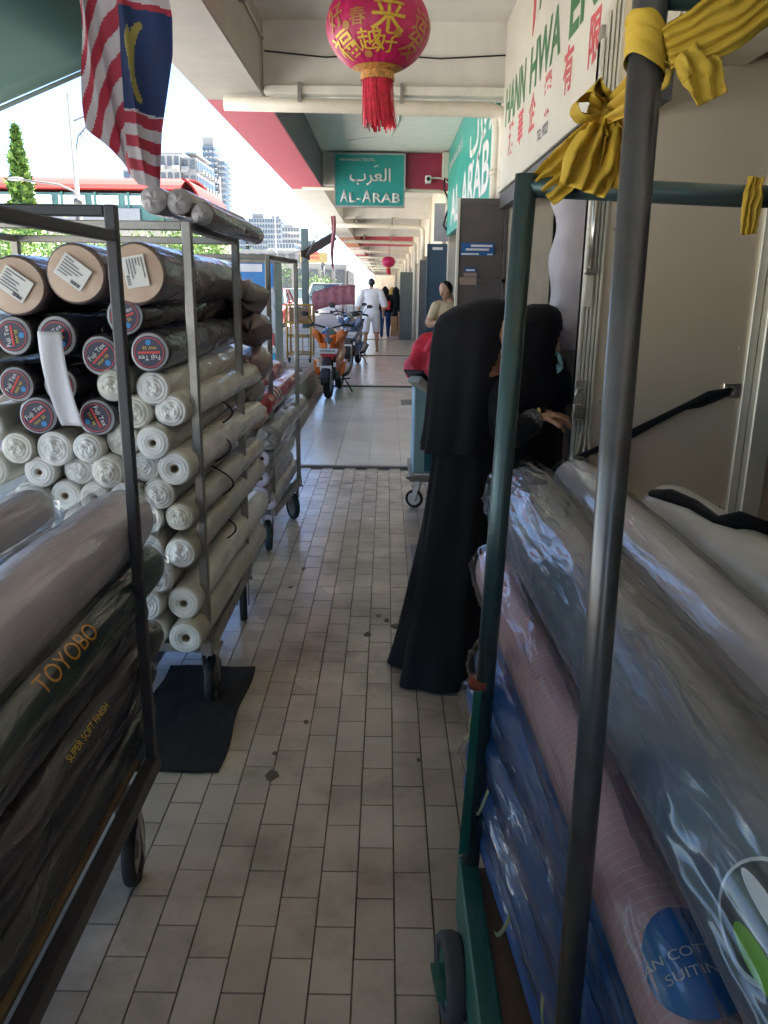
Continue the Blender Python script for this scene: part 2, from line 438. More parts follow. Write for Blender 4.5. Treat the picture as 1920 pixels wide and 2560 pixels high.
m = MB(); m.bx(-.98, .93, 6.90, 6.995, 3.02, 3.085); m.build('housing', M('aged_white_enamel', (.70,.67,.58), .4, dirt=.2, dirt_col=(.3,.25,.2)), lt, bevel=.006)
m = MB(); m.tube([(-.95, 6.94, 2.995), (.9, 6.94, 2.995)], .014, 10); m.build('tube', M('white_glass_tube', (.85,.87,.85), .2), lt, smooth=True)
# small switch box hanging in the second lot
sb = thing('ceiling_switch_box', 'small grey junction box on the white ceiling behind the lantern tassel', 'junction box', (.02, 8.6, 3.5))
m = MB(); m.bx(-.03, .07, 8.55, 8.65, 3.40, 3.53); m.build('box', M('grey_plastic', (.45,.44,.40), .5), sb, bevel=.006)
m = MB(); m.tube([(.075, 8.6, 3.5), (.10, 9.2, 3.515), (.12, 10.5, 3.515), (.03, 11.6, 3.52), (-.6, 12.0, 3.52)], .008, 6); m.build('cable', m_white, sb, smooth=True)

# right-hand wall: piers between the lots, lintels over the shop openings
for k, y in enumerate(BAYS[1:9]):
    p = MB(); p.bx(.93, 1.35, y - .22, y + .22, -.1, CZ + .2)
    tag(p.build('pier', m_cream, bevel=.01), ['cream pier beside the bright teal wall sign', 'cream pier behind the dark blue door leaf', 'cream pier with a downpipe behind the striding man in white',
        'cream pier beyond the man in white', 'fifth cream pier along the walkway', 'sixth cream pier along the walkway', 'seventh cream pier along the walkway', 'last cream pier at the end of the walkway'][k], 'pier', 'piers between the shops')
for k in range(16):
    y0 = (BAYS[k] if k else -5) + .22; y1 = BAYS[k+1] - .22
    w = MB(); w.bx(.97, 1.30, y0, y1, 2.36, CZ + .2)
    struct(w.build('shop_lintel', m_cream, bevel=.006))
# shop interiors: dim rooms behind the openings
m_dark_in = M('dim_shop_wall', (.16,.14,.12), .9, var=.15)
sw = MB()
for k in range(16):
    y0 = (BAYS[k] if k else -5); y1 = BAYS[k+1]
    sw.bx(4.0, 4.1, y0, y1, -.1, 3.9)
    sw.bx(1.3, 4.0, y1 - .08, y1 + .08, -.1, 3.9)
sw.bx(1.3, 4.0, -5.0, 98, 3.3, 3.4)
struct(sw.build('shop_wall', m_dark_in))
ew = MB(); ew.bx(-1.5, 4, 98, 98.2, 0, 4); struct(ew.build('end_wall', m_cream))
bw = MB(); bw.bx(.2, 4, -5.2, -5.0, -.1, 4); struct(bw.build('end_wall', m_cream))
# green canvas awning out over the street, on a steel frame
aw = thing('awning', 'dark green awning sloping out over the street at upper left', 'awning', (-1.5, 3, 3.0))
m = MB(); m.grid(lambda u, v: (-1.5 - 2.6*u, -4.0 + 9.5*v, 3.0 - 1.02*u + .02*math.sin(v*40) * math.sin(u*math.pi)), 6, 40)
m.build('canvas', M('green_awning_canvas', (.035,.13,.105), .7, var=.1), aw, smooth=True, solid=.008)
m = MB(); m.tube([(-1.5, 5.5, 2.985), (-4.1, 5.5, 1.965)], .014, 8); m.build('end_rafter', M('pale_edge_tube', (.30,.36,.33), .5), aw, smooth=True)
for y in (3.6, 1.8): m = MB(); m.tube([(-1.5, y, 2.955), (-4.1, y, 1.935)], .02, 8); m.build('rafter', m_green, aw, smooth=True)


# unseen blocks added behind the camera to keep low light off the near floor
for q, (x0, x1, y0, y1, z1) in enumerate(((-1.40, -.60, -3.4, -.95, 2.1), (.35, 1.10, -3.2, -.2, 1.9))):
    cp = thing('light_blocker', ['added unseen light blocker behind the dark trolley', 'added unseen light blocker behind the green trolley'][q], 'goods', ((x0+x1)/2, (y0+y1)/2, 0), 'added light blockers')
    m = MB(); m.bx(x0, x1, y0, y1, 0, z1); m.build('cover', M('dark_light_blocker', (.06,.065,.07), .6, bump=.4, bscale=5), cp, bevel=.08, seg=3)

for q, y in enumerate(BAYS[9:16]):
    p = MB(); p.bx(.93, 1.35, y - .22, y + .22, -.1, CZ + .2)
    struct(p.build('distant_pier', m_cream))
    p = MB(); p.tube([(-1.2, y - .16, 2.88), (.83, y - .16, 2.86), (.83, y - .16, .05)], .05, 8); struct(p.build('distant_pipe', m_pipe, smooth=True))
# ================================================================== TROLLEYS AND CLOTH ROLLS
def caster(parent, x, y, zt, r=.085, wid=.035, ang=0.0, tyre=m_black, hubm=m_gsteel, name='caster'):
    rot = Matrix.Rotation(ang, 4, 'Z')
    base = Matrix.Translation((x, y, 0)) @ rot
    def T(p): return base @ Vector(p)
    f = MB()
    ax = .035
    for s_ in (-1, 1):
        f.add([T((s_*(wid/2+.012), -.02, zt)), T((s_*(wid/2+.012), .03, zt)), T((s_*(wid/2+.012), ax+.015, r-.012)), T((s_*(wid/2+.012), ax-.015, r-.012)),
               T((s_*(wid/2+.007), -.02, zt)), T((s_*(wid/2+.007), .03, zt)), T((s_*(wid/2+.007), ax+.015, r-.012)), T((s_*(wid/2+.007), ax-.015, r-.012))],
              [[0,1,2,3],[7,6,5,4],[0,4,5,1],[1,5,6,2],[2,6,7,3],[3,7,4,0]])
    f.add([T(p) for p in [(-.045,-.045,zt),(.045,-.045,zt),(.045,.045,zt),(-.045,.045,zt),(-.045,-.045,zt+.012),(.045,-.045,zt+.012),(.045,.045,zt+.012),(-.045,.045,zt+.012)]],
          [[0,3,2,1],[4,5,6,7],[0,1,5,4],[1,2,6,5],[2,3,7,6],[3,0,4,7]])
    fo = f.build(name, hubm, parent)
    wm = base @ Matrix.Translation((0, ax, r)) @ Matrix.Rotation(R(90), 4, 'Y')
    t = MB(); t.lathe([(r*.72, -wid*.42), (r*.93, -wid*.5), (r, -wid*.25), (r, wid*.25), (r*.93, wid*.5), (r*.72, wid*.42), (r*.72, -wid*.42)], 24, wm)
    t.build('tyre', tyre, fo, smooth=True)
    h = MB(); h.lathe([(0, -wid*.36), (r*.25, -wid*.5), (r*.3, -wid*.3), (r*.72, -wid*.3), (r*.72, wid*.3), (r*.3, wid*.3), (r*.25, wid*.5), (0, wid*.36)], 20, wm)
    h.build('hub', hubm, fo)
    return fo

def trolley(label, x0, x1, y0, y1, zt, zb, mat, w=.03, top_front=None, lean=0.0, wheel=None, tyre=m_black, casters=None, xr_far=None):
    """x1 is the walkway side; y0 near, y1 far"""
    xr_far = x1 if xr_far is None else xr_far
    t = thing('fabric_trolley', label, 'trolley', ((x0+x1)/2, (y0+y1)/2, 0), 'tube frame fabric trolleys')
    for (x, y, n) in ((x1, y0, 1), (xr_far, y1, 1), (x0, y0, 1), (x0, y1, 1)):
        m = MB(); m.bar((x, y, zb), (x + lean, y, zt), w, w, up=(0,1,0)); m.build('post', mat, t, bevel=.004, seg=2)
    for (p, q) in (((x0, y0, zt-w/2), (x1+lean, y0, zt-w/2)), ((x0, y1, zt-w/2), (xr_far+lean, y1, zt-w/2))):
        m = MB(); m.bar((p[0]+w/2, p[1], p[2]), (q[0]-w/2, q[1], q[2]), w*.9); m.build('top_rail', mat, t, bevel=.003)
    zs = zt - w/2 if top_front is None else top_front
    for (xa, xb) in ((x0, x0), (x1+lean, xr_far+lean)):
        m = MB(); m.bar((xa, y0+w/2, zs), (xb, y1-w/2, zs), w*.88); m.build('side_rail', mat, t, bevel=.003)
    for (xa, xb) in ((x0, x0), (x1, xr_far)):
        m = MB(); m.bar((xa, y0-w, zb), (xb, y1+w, zb), w*1.3, w*1.8); m.build('base_rail', mat, t, bevel=.003)
    for y in (y0, (y0+y1)/2, y1):
        m = MB(); m.bar((x0+w, y, zb), (x1-w, y, zb), w*1.1, w*1.2); m.build('base_crossbar', mat, t, bevel=.003)
    d = MB()
    d.bx(x0+w, x1-w, y0+w, y1-w, zb+w*.7, zb+w*.7+.012); d.build('deck', M('worn_plywood', (.20,.13,.07), .8, dirt=.5), t)
    for (x, y, a) in (casters or ((x1, y0, .2), (xr_far, y1, .4), (x0, y0, .1), (x0, y1, .9))):
        caster(t, x, y, zb - w*.9, r=(zb - .07) * .45 if wheel is None else wheel, ang=a, tyre=tyre)
    return t

trA = trolley('dark frame trolley at the lower left with long dark cloth rolls', -1.30, -.625, -.55, 1.92, 1.735, .30, m_dsteel, .027, top_front=1.668, wheel=.095, casters=((-.66, 1.80, .15), (-.66, -.4, .4), (-1.25, -.4, .1), (-1.25, 1.8, .9)))  # unseen near end lengthened, rolls too, to block low light
trB = trolley('grey tube trolley packed with white and labelled cloth rolls', -1.60, -.655, 2.76, 3.62, 1.765, .26, m_gsteel, .032, wheel=.09, casters=((-.66, 2.80, .0), (-.67, 3.58, .2), (-1.55, 2.8, .1), (-1.55, 3.5, .9)))
trC = trolley('smaller grey tube trolley with red and lilac rolls beyond the second trolley', -1.45, -.66, 4.62, 5.38, 1.735, .27, m_gsteel, .028, wheel=.095, xr_far=-.59, tyre=M('green_black_rubber', (.015,.035,.035), .6), casters=((-.70, 4.66, .25), (-.62, 5.36, .5), (-1.4, 4.7, .1), (-1.4, 5.3, .9)))

# ---- cloth roll builder: an Empty at the face end, local +Y runs along the roll
m_kraft = M('brown_kraft_paper', (.52,.36,.25), .55, var=.14, coat=.8, coat_rough=.2, wrinkle=.5, wscale=(10,10,10))
m_navy = M('navy_label', (.014,.017,.05), .5, var=.1, coat=.12, coat_rough=.2, wrinkle=.3, wscale=(12,12,12))
m_redprint = M('red_print', (.62,.045,.04), .5)
m_yprint = M('yellow_print', (.65,.47,.05), .5)
m_bprint = M('blue_print', (.02,.23,.55), .5)
m_wprint = M('white_print', (.72,.72,.72), .5)
m_oprint = M('orange_print', (.75,.33,.03), .5)
m_core_shade = M('core_shade_black', (.012,.011,.010), .9)
m_core = M('cardboard_core', (.33,.24,.15), .8)
def ringmat(name, col):
    m = M(name, col, .75, var=.05, coat=.35, coat_rough=.25, wrinkle=.5, wscale=(16,16,16))
    nt = m.node_tree; N, L = nt.nodes, nt.links; b = N['Principled BSDF']
    tc = N.new('ShaderNodeTexCoord'); w = N.new('ShaderNodeTexWave'); w.wave_type = 'RINGS'; w.rings_direction = 'Y'
    w.inputs['Scale'].default_value = 28; w.inputs['Distortion'].default_value = 1.2; w.inputs['Detail'].default_value = 2
    L.new(tc.outputs['Object'], w.inputs['Vector'])
    bp = N.new('ShaderNodeBump'); bp.inputs['Strength'].default_value = .35; bp.inputs['Distance'].default_value = .006
    L.new(w.outputs['Fac'], bp.inputs['Height']); L.new(bp.outputs[0], b.inputs['Normal'])
    return m
m_wend = ringmat('white_roll_end', (.76,.76,.73)); m_wend2 = ringmat('cream_roll_end', (.72,.70,.62)); m_lilacend = ringmat('lilac_roll_end', (.55,.50,.62))
def wrap(name, col, rough=.6, **k):
    k.setdefault('wrinkle', .6); k.setdefault('coat_rough', .12); k.setdefault('wscale', (16, 3.5, 16)); k.setdefault('wdetail', 4)
    return M('wrapped_' + name, col, rough, var=.14, scale=5, coat=.85, **k)
m_wbody = wrap('white', (.70,.69,.63)); m_dbody = wrap('charcoal', (.035,.03,.035)); m_brbody = wrap('mauve_brown', (.16,.12,.11)); m_gybody = wrap('olive_grey', (.48,.46,.38))
m_bag = M('crumpled_plastic', (.60,.62,.62), .25, var=.35, scale=40, coat=1, coat_rough=.08, wrinkle=1.0, wscale=(40,40,40))

def roll(label, p0, p1, r, body, end='core', endmat=None, group=None, r1=None, spin=0.0, lumps=.035, n=28, name='cloth_roll', seed=0, tail=True, wrapped_end=0.0):
    p0, p1 = Vector(p0), Vector(p1); d = p1 - p0; Lg = d.length; r1 = r1 or r
    y = d.normalized(); up = Vector((0,0,1)); x = y.cross(up).normalized(); z = x.cross(y)
    t = thing(name, label, 'cloth roll', p0, group); t.rotation_euler = Matrix((x, y, z)).transposed().to_euler()
    rnd = random.Random(hash((round(p0.x,3), round(p0.z,3), seed)) & 0xffff)
    ph = [rnd.uniform(0, 6.28) for _ in range(6)]
    def rad(a, v):
        q = r + (r1 - r) * v
        return q * (1 + lumps*.5*math.sin(2*a + ph[0] + 2*v) + lumps*.4*math.sin(3*a + ph[1] + 5*v) + lumps*.5*math.sin(9*v + ph[2] + a)) - .01*q*math.sin(math.pi*v)
    ks = [0, .004, .012, .03] + [.03 + (Lg-.06) * i / 12 for i in range(1, 12)] + [Lg-.03, Lg-.01, Lg]
    sh = [.90, .955, .985, 1.0] + [1] * 11 + [1, .97, .90]
    if wrapped_end: ks[:4] = [0, .02*wrapped_end, .05*wrapped_end, .09*wrapped_end]; sh[:4] = [.62, .84, .95, 1.0]
    m = MB()
    V = []; F = []
    for i, yy in enumerate(ks):
        for j in range(n):
            a = 2*math.pi*j/n; q = rad(a, yy/Lg) * sh[i]
            V.append((q*math.cos(a), yy, q*math.sin(a)))
    for i in range(len(ks)-1):
        for j in range(n): F.append([i*n+j, (i+1)*n+j, (i+1)*n+(j+1)%n, i*n+(j+1)%n])
    F.append([(len(ks)-1)*n+j for j in range(n)])
    m.add(V, F); m.build('fabric', body, t, smooth=True, world=False)
    # the visible end
    em = endmat or m_wend; rr = rad(0, 0) * sh[0]
    e = MB()
    def disc(mb, ra, rb, ya, yb, nn=n, mi=0):
        V = [];
        for (q, yy) in ((ra, ya), (rb, yb)):
            for j in range(nn):
                a = 2*math.pi*j/nn; f = rad(a, 0)*sh[0]/rr if q > .8*rr else 1
                V.append((q*f*math.cos(a), yy, q*f*math.sin(a)))
        mb.add(V, [[j, (j+1)%nn, nn+(j+1)%nn, nn+j] for j in range(nn)], mi)
    if end == 'core':
        hr = r * rnd.uniform(.16, .26)
        bul = rnd.uniform(-.006, .008)
        disc(e, rr, rr*.8, 0, -.004-bul*.4); disc(e, rr*.8, hr*1.5, -.004-bul*.4, -.003-bul); disc(e, hr*1.5, hr, -.003-bul, .004-bul)
        e.build('end_face', em, t, smooth=True, world=False)
        c = MB(); V = []; disc(c, hr, hr*.8, .003-bul, .0-bul); disc(c, hr*.8, hr*.78, .0-bul, .07)
        c.build('core_tube', m_core, t, smooth=True, world=False)
        h = MB(); h.add([(hr*.8*math.cos(2*math.pi*j/12), .06, hr*.8*math.sin(2*math.pi*j/12)) for j in range(12)], [list(range(12))]); h.build('core_shade_disc', m_core_shade, t, world=False)  # near-black disc paints the shade deep inside the core
    elif end == 'wrapped':
        # plastic gathered over the end: a crumpled dome
        bz = rnd.uniform(.010, .028)
        def fn(u, v):
            a = 2*math.pi*u; q = rr * (1 - v) * (1 + .03*math.sin(7*a+ph[3])*v)
            dep = -bz*math.sin(min(1, v*1.15)*math.pi*.5) + .003*math.sin(5*a + ph[4] + 6*v)*math.sin(v*math.pi) + .014*rr/.06*noise.noise((q*math.cos(a)*45+ph[3]*9, q*math.sin(a)*45, ph[5]))*math.sin(min(1, v*1.4+.08)*math.pi*.5)
            return (q*math.cos(a), dep, q*math.sin(a))
        e.grid(fn, n, 8, wrap=True); e.build('end_face', em, t, smooth=True, world=False)
    elif end == 'label':
        disc(e, rr, rr*.84, 0, -.004); e.add([(rr*.84*math.cos(2*math.pi*j/n), -.004, rr*.84*math.sin(2*math.pi*j/n)) for j in range(n)], [list(range(n))])
        e.build('end_face', M('grey_plastic_ring', (.42,.42,.44), .35, var=.2, coat=.7, coat_rough=.12, wrinkle=.6, wscale=(30,30,30)), t, smooth=False, world=False)
        l = MB(); l.lathe([(0, 0), (rr*.86, 0)], n, Matrix.Translation((0, -.0055, 0)) @ Matrix.Rotation(R(90), 4, 'X')); lab = l.build('label', m_navy, t, world=False)
        l = MB(); l.lathe([(rr*.74, 0), (rr*.78, 0)], n, Matrix.Translation((0, -.0065, 0)) @ Matrix.Rotation(R(90), 4, 'X')); l.build('red_ring', m_redprint, lab, world=False)
        Rm = Matrix.Rotation(spin, 4, 'Y')
        l = MB(); l.bx(-rr*.58, rr*.58, -.0075, -.0065, -rr*.06, rr*.06); o = l.build('red_bar', m_redprint, lab, world=False); o.rotation_euler = (0, spin, 0)
        def put(s_, sz, cx, cz, mt, nm, bold=0):
            me = text_mesh(s_, sz, bold=bold); me.transform(Rm @ Matrix.Translation((cx, -.0072, cz)) @ Matrix.Rotation(R(90), 4, 'X')); me.materials.clear(); me.materials.append(mt); place(nm, me, lab, world=False)
        put('Fuji Tex', rr*.36, 0, rr*.26, m_wprint, 'lettering'); put('MW 58', rr*.24, -rr*.05, -rr*.25, m_yprint, 'lettering')
        l = MB(); l.lathe([(0, 0), (rr*.15, 0)], 14, Rm @ Matrix.Translation((0, -.0068, -rr*.52)) @ Matrix.Rotation(R(90), 4, 'X')); l.build('blue_mark', m_bprint, lab, world=False)
    elif end == 'paper':
        e.add([(0, -.006, 0)] + [(rad(2*math.pi*j/n, 0)*sh[0]*math.cos(2*math.pi*j/n), 0, rad(2*math.pi*j/n, 0)*sh[0]*math.sin(2*math.pi*j/n)) for j in range(n)], [[0, 1+j, 1+(j+1)%n] for j in range(n)])
        e.build('end_face', em, t, smooth=True, world=False)
        l = MB(); l.bx(-rr*.56, rr*.56, -.012, -.0105, -rr*.42, rr*.42); o = l.build('paper_label', m_paper, t, world=False); o.rotation_euler = (0, spin, 0); o.location = (rr*.05*math.cos(ph[0]), 0, rr*.08)
        l = MB()
        for q in range(6):
            wq = rnd.uniform(.25, .9); l.bx(-rr*.48, -rr*.48 + rr*.95*wq, -.0135, -.0125, rr*(.30-.11*q), rr*(.335-.11*q))
        for q in range(14): l.bx(rr*.1+q*rr*.026, rr*.1+q*rr*.026+rr*.013*rnd.choice((1,1,1.6)), -.0135, -.0125, -rr*.36, -rr*.24)
        stuff(l.build('label_print', m_ink, o, world=False))
    return t

def film(t, Lg, r, seed=0, amp=1.0, n=110, k=150, over=.05):
    """loose clear film round a roll: real creases, gathered past the end"""
    m = MB()
    def fn(u, v):
        a = 2*math.pi*u; y = -over + (Lg + over - .02)*v; c, s_ = math.cos(a), math.sin(a)
        q1 = noise.noise((c*2.2 + seed, s_*2.2, y*3 + a*.6)); q2 = noise.noise((c*5 + seed, s_*5 + 3, y*7 - a)); q3 = noise.noise((c*11, s_*11 + seed, y*16 + a*2))
        ridge = (1 - abs(q1))**4*.006 + (1 - abs(q2))**5*.0025 + (1 - abs(q3))**5*.0008
        rr = r*1.085 + amp*ridge + .004*noise.noise((c, s_, y*3 + seed))
        e = max(0, (.045 - y)/.095)
        rr *= 1 - .75*e**1.5 + .10*e*math.sin(9*a + seed)
        return (rr*c, y, rr*s_)
    m.grid(fn, n, k, wrap=True); return m.build('film', m_film, t, smooth=True, world=False)

# ---- trolley B: faces at the near side (y about 2.65), rolls run away from the camera
gB = 'rolls on the grey trolley'
def rb(label, x, z, r, body, end, dy=0.0, L=1.45, em=None, spin=0, grp=None, we=0):
    return roll(label, (x, 2.66 + dy, z), (x + .02 + .03*math.sin(x*50), 2.66 + dy + L, z + .01*math.sin(z*70)), r, body, end, em, grp, spin=spin, wrapped_end=we)
for lab, x, z, sp in (('large brown paper ended roll at the far left of the top row', -1.19, 1.553, R(35)), ('large brown paper ended roll in the middle of the top row', -.995, 1.592, R(36)),
                      ('large brown paper ended roll behind the dark post in the top row', -.80, 1.596, R(80))):
    rb(lab, x, z, .098, m_brbody, 'paper', em=m_kraft, spin=sp, L=1.4)
lab_rolls = [('charcoal roll with round navy label at the far left of the labelled rows', -1.215, 1.398, .066, R(-95), 0), ('charcoal roll whose navy label is half hidden by the paper strip', -1.072, 1.398, .069, R(-40), .0),
    ('charcoal roll with navy label left of the dark trolley post', -.934, 1.338, .069, R(-45), 0), ('charcoal roll with upside down navy label right of the dark trolley post', -.768, 1.352, .067, R(178), -.02),
    ('charcoal roll with navy label tucked under the top row behind the post', -.862, 1.462, .066, R(-20), .05), ('charcoal roll with navy label under torn clear film at the left', -1.214, 1.243, .062, R(-60), -.02),
    ('charcoal roll with navy label behind the lower end of the paper strip', -1.075, 1.238, .060, R(25), .0), ('charcoal roll with navy label low on the left above the white rolls', -1.152, 1.140, .067, R(-38), -.02),
    ('charcoal roll with tilted navy label above the white rolls in the middle', -.962, 1.135, .066, R(65), -.01)]
for lab, x, z, r, sp, dy in lab_rolls: rb(lab, x, z, r, m_dbody, 'label', dy, spin=sp)
m_clothw = M('white_cotton_strip', (.70,.70,.74), .8, var=.04)
wr = [(-.898,1.242,.053,'wrapped'),(-.775,1.232,.058,'wrapped'),(-.845,1.150,.060,'wrapped'),(-.722,1.155,.056,'wrapped'),(-.888,1.053,.058,'wrapped'),(-.772,1.056,.059,'core'),
      (-1.228,1.032,.056,'wrapped'),(-1.108,1.030,.062,'wrapped'),(-.995,1.034,.052,'wrapped'),(-1.170,.946,.056,'core'),(-1.052,.948,.058,'wrapped'),(-.936,.952,.058,'wrapped'),
      (-.826,.960,.054,'wrapped'),(-.712,.964,.060,'core'),(-.772,.872,.056,'wrapped'),(-.988,.858,.055,'core'),(-.880,.868,.054,'wrapped'),(-1.098,.860,.055,'core'),(-1.21,.86,.055,'core'),
      (-.712,.786,.052,'wrapped'),(-.82,.782,.055,'wrapped'),(-.932,.770,.056,'core'),(-1.045,.772,.056,'core'),(-.715,.655,.058,'wrapped'),(-.83,.672,.056,'core'),(-.945,.662,.057,'core'),
      (-.785,.572,.054,'wrapped'),(-.905,.562,.056,'core'),(-.716,.462,.062,'core'),(-.84,.468,.060,'wrapped'),(-.96,.47,.058,'core'),(-.705,.345,.062,'core'),(-.835,.352,.060,'wrapped'),(-.96,.355,.06,'wrapped'),
      (-1.33,1.40,.065,'core'),(-1.33,1.25,.06,'core'),(-1.34,1.10,.06,'wrapped'),(-1.33,.95,.06,'core'),(-1.45,1.32,.06,'core')]
ORD = ['first','second','third','fourth','fifth','sixth','seventh','eighth','ninth','tenth','eleventh','twelfth']
rows = []
for it in sorted(wr, key=lambda q: -q[1]):
    if rows and rows[-1][0][1] - it[1] < .055: rows[-1].append(it)
    else: rows.append([it])
q = 0
for ri, row in enumerate(rows):
    for ci, (x, z, r, e_) in enumerate(sorted(row, key=lambda t_: -t_[0])):
        kind = 'open core' if e_ == 'core' else 'film covered end'
        rb(f'white cloth roll, {kind}, {ORD[ri]} white row down, {ORD[ci]} from the walkway', x, z, r, m_wbody if q % 4 else m_gybody, e_, random.uniform(-.035, .03), em=(m_wend if q % 3 else m_wend2), L=1.35 + random.uniform(-.05,.1), grp='white rolls on the grey trolley')
        q += 1
# far ends of the rolls, gathered film tufts standing out beyond the far post
# black tie straps round the white pile
for q, (z0, z1) in enumerate(((1.02, .86), (.86, .70), (.66, .5), (1.14, 1.0))):
    t = thing('tie_strap', ['thin black strap bent over the upper white rolls', 'thin black strap bent over the middle white rolls', 'thin black strap bent over the lower white rolls', 'thin black strap under the labelled rolls'][q], 'strap', (-.64, 3.3, z1))
    m = MB(); pts = [(-.70 + .075*math.sin(i/8*math.pi), 3.15 + .02*q + .10*i/8, z0 + (z1-z0)*i/8) for i in range(9)]
    m.tube(pts, .004, 6); m.build('strap', m_black, t, smooth=True)
# long white paper strip hanging over the labelled rolls
ps = MB()
def strip(u, v):
    x = -1.078 + .075*(u-.5) + .055*v**1.2; z = 1.415 - .30*v; y = 2.615 - .03*math.sin(v*2.6) - .006*math.sin(u*5+v*3)
    return (x, y, z)
ps.grid(strip, 6, 18); tag(ps.build('paper_strip', m_clothw, None, smooth=True, solid=.0015), 'white strip hanging down over the navy labelled roll ends', 'paper strip')
# rolls lying across the top rails
for q, (x, z) in enumerate(((-.775, 1.835), (-.69, 1.83), (-.615, 1.79))):
    roll(['grey roll lying on top of the grey trolley, left of three', 'grey roll lying on top of the grey trolley, middle of three', 'dark roll hanging over the top rail of the grey trolley, right of three'][q],
         (x, 2.82, z), (x + .03, 3.75, z - .01), [.046, .044, .040][q], wrap('pale_grey' if q < 2 else 'umber', (.33,.31,.31) if q < 2 else (.12,.09,.08)), 'wrapped', M('wrapped_grey_end', (.36,.34,.35), .4, coat=.8, coat_rough=.15, wrinkle=.8, wscale=(30,30,30)))
# bundles of gathered film at the far ends
for q, (x, z) in enumerate(((-.70, 1.50), (-.66, 1.36), (-.66, 1.19), (-.69, 1.05), (-.67, .92))):
    t = thing('film_bundle', ['crumpled film end sticking out high behind the grey trolley', 'crumpled mauve film end below the topmost one', 'crumpled pinkish film end at mid height behind the grey trolley', 'crumpled film end above the red rolls', 'brown paper tail behind the grey trolley'][q], 'plastic film', (x, 4.1, z), 'film ends behind the grey trolley')
    m = MB(); rr = [.10, .085, .085, .07, .06][q]
    def fn(u, v, s=q, rr=rr):
        a = 2*math.pi*u; th = math.pi*v; k = 1 + .22*noise.noise((math.cos(a)*2+s*3, math.sin(a)*2, v*5)) + .14*noise.noise((math.cos(a)*6+s*3, math.sin(a)*6, v*9))
        return (x + rr*math.sin(th)*math.cos(a)*k, 4.1 - .16*math.cos(th)*k, z + rr*math.sin(th)*math.sin(a)*k)
    m.grid(fn, 24, 14, wrap=True)
    m.build('film', [wrap('film_grey', (.16,.15,.14)), wrap('film_mauve', (.20,.14,.14)), wrap('film_pink', (.36,.26,.24)), wrap('film_grey2', (.30,.28,.26)), m_kraft][q], t, smooth=True)

# ---- trolley A: long dark rolls running along the walkway
gA = 'long rolls on the dark trolley'
A = [('long pinkish grey wrapped roll on top of the dark trolley', (-.735, 2.20, .925), (-.74, -.85, .935), .094, wrap('pink_grey', (.60,.55,.62), wscale=(10,1.3,10), wrinkle=.4, coat_rough=.16), 'wrapped'),
     ('long taupe wrapped roll lying behind the topmost one', (-.97, 2.16, .955), (-.98, -.85, .97), .070, wrap('taupe', (.46,.44,.48), wscale=(10,1.3,10), wrinkle=.4, coat_rough=.16), 'wrapped'),
     ('dark green wrapped roll with orange lettering', (-.688, 2.22, .782), (-.705, -.85, .79), .064, wrap('dark_green', (.028,.05,.04), wscale=(10,3,10)), 'wrapped'),
     ('black wrapped roll below the dark green one', (-.705, 2.14, .668), (-.725, -.85, .676), .046, wrap('black', (.015,.02,.04)), 'wrapped'),
     ('dark brown wrapped roll with small yellow print', (-.685, 2.20, .572), (-.70, -.85, .578), .049, wrap('dark_brown', (.032,.028,.034)), 'wrapped'),
     ('navy roll second from the bottom of the dark trolley', (-.70, 2.16, .472), (-.72, -.85, .475), .045, wrap('navy_black', (.012,.014,.026)), 'wrapped'),
     ('dark olive roll lying on the deck of the dark trolley', (-.69, 2.10, .376), (-.705, -.85, .378), .046, wrap('dark_olive', (.02,.024,.03)), 'wrapped'),
     ('dark roll filling the back of the dark trolley, upper', (-.87, 2.0, .78), (-.88, -.85, .78), .085, m_dbody, 'wrapped'),
     ('dark roll filling the back of the dark trolley, lower', (-.88, 2.0, .60), (-.88, -.85, .60), .09, m_dbody, 'wrapped'),
     ('dark roll filling the back of the dark trolley, lowest', (-.88, 2.0, .42), (-.88, -.85, .42), .08, m_dbody, 'wrapped')]
for (lab, p0, p1, r, bm_, e_) in A:
    t = roll(lab, p0, p1, r, bm_, e_, bm_, gA, lumps=.05, wrapped_end=1.0)
    if r > .06: film(t, (Vector(p1)-Vector(p0)).length, r, len(lab), 1.0, 90, 150)
    d = (Vector(p1) - Vector(p0)).normalized()
    if 'orange lettering' in lab or 'small yellow' in lab:
        big = 'orange' in lab
        x = d.cross(Vector((0,0,1))).normalized(); up = x.cross(d)
        if x.x < 0: x = -x
        s0 = .72 if big else .62
        c0 = Vector(p0) + d * s0
        body, sz = ('TOYOBO', .055) if big else ('SUPER SOFT FINISH', .022)
        me = text_mesh(body, sz, sx=1.25); me.materials.clear(); me.materials.append(m_oprint if big else m_yprint)
        bm = bmesh.new(); bm.from_mesh(me); bmesh.ops.subdivide_edges(bm, edges=bm.edges, cuts=1); bm.to_mesh(me); bm.free()
        ax = -d; a0 = R(40)
        for v in me.vertices:
            s_, h_ = v.co.x, v.co.y; a = a0 + h_ / r
            pos = c0 + ax * s_ + (x * math.cos(a) + up * math.sin(a)) * (r * 1.03)
            v.co = pos
        o = place('lettering', me, t, world=True)
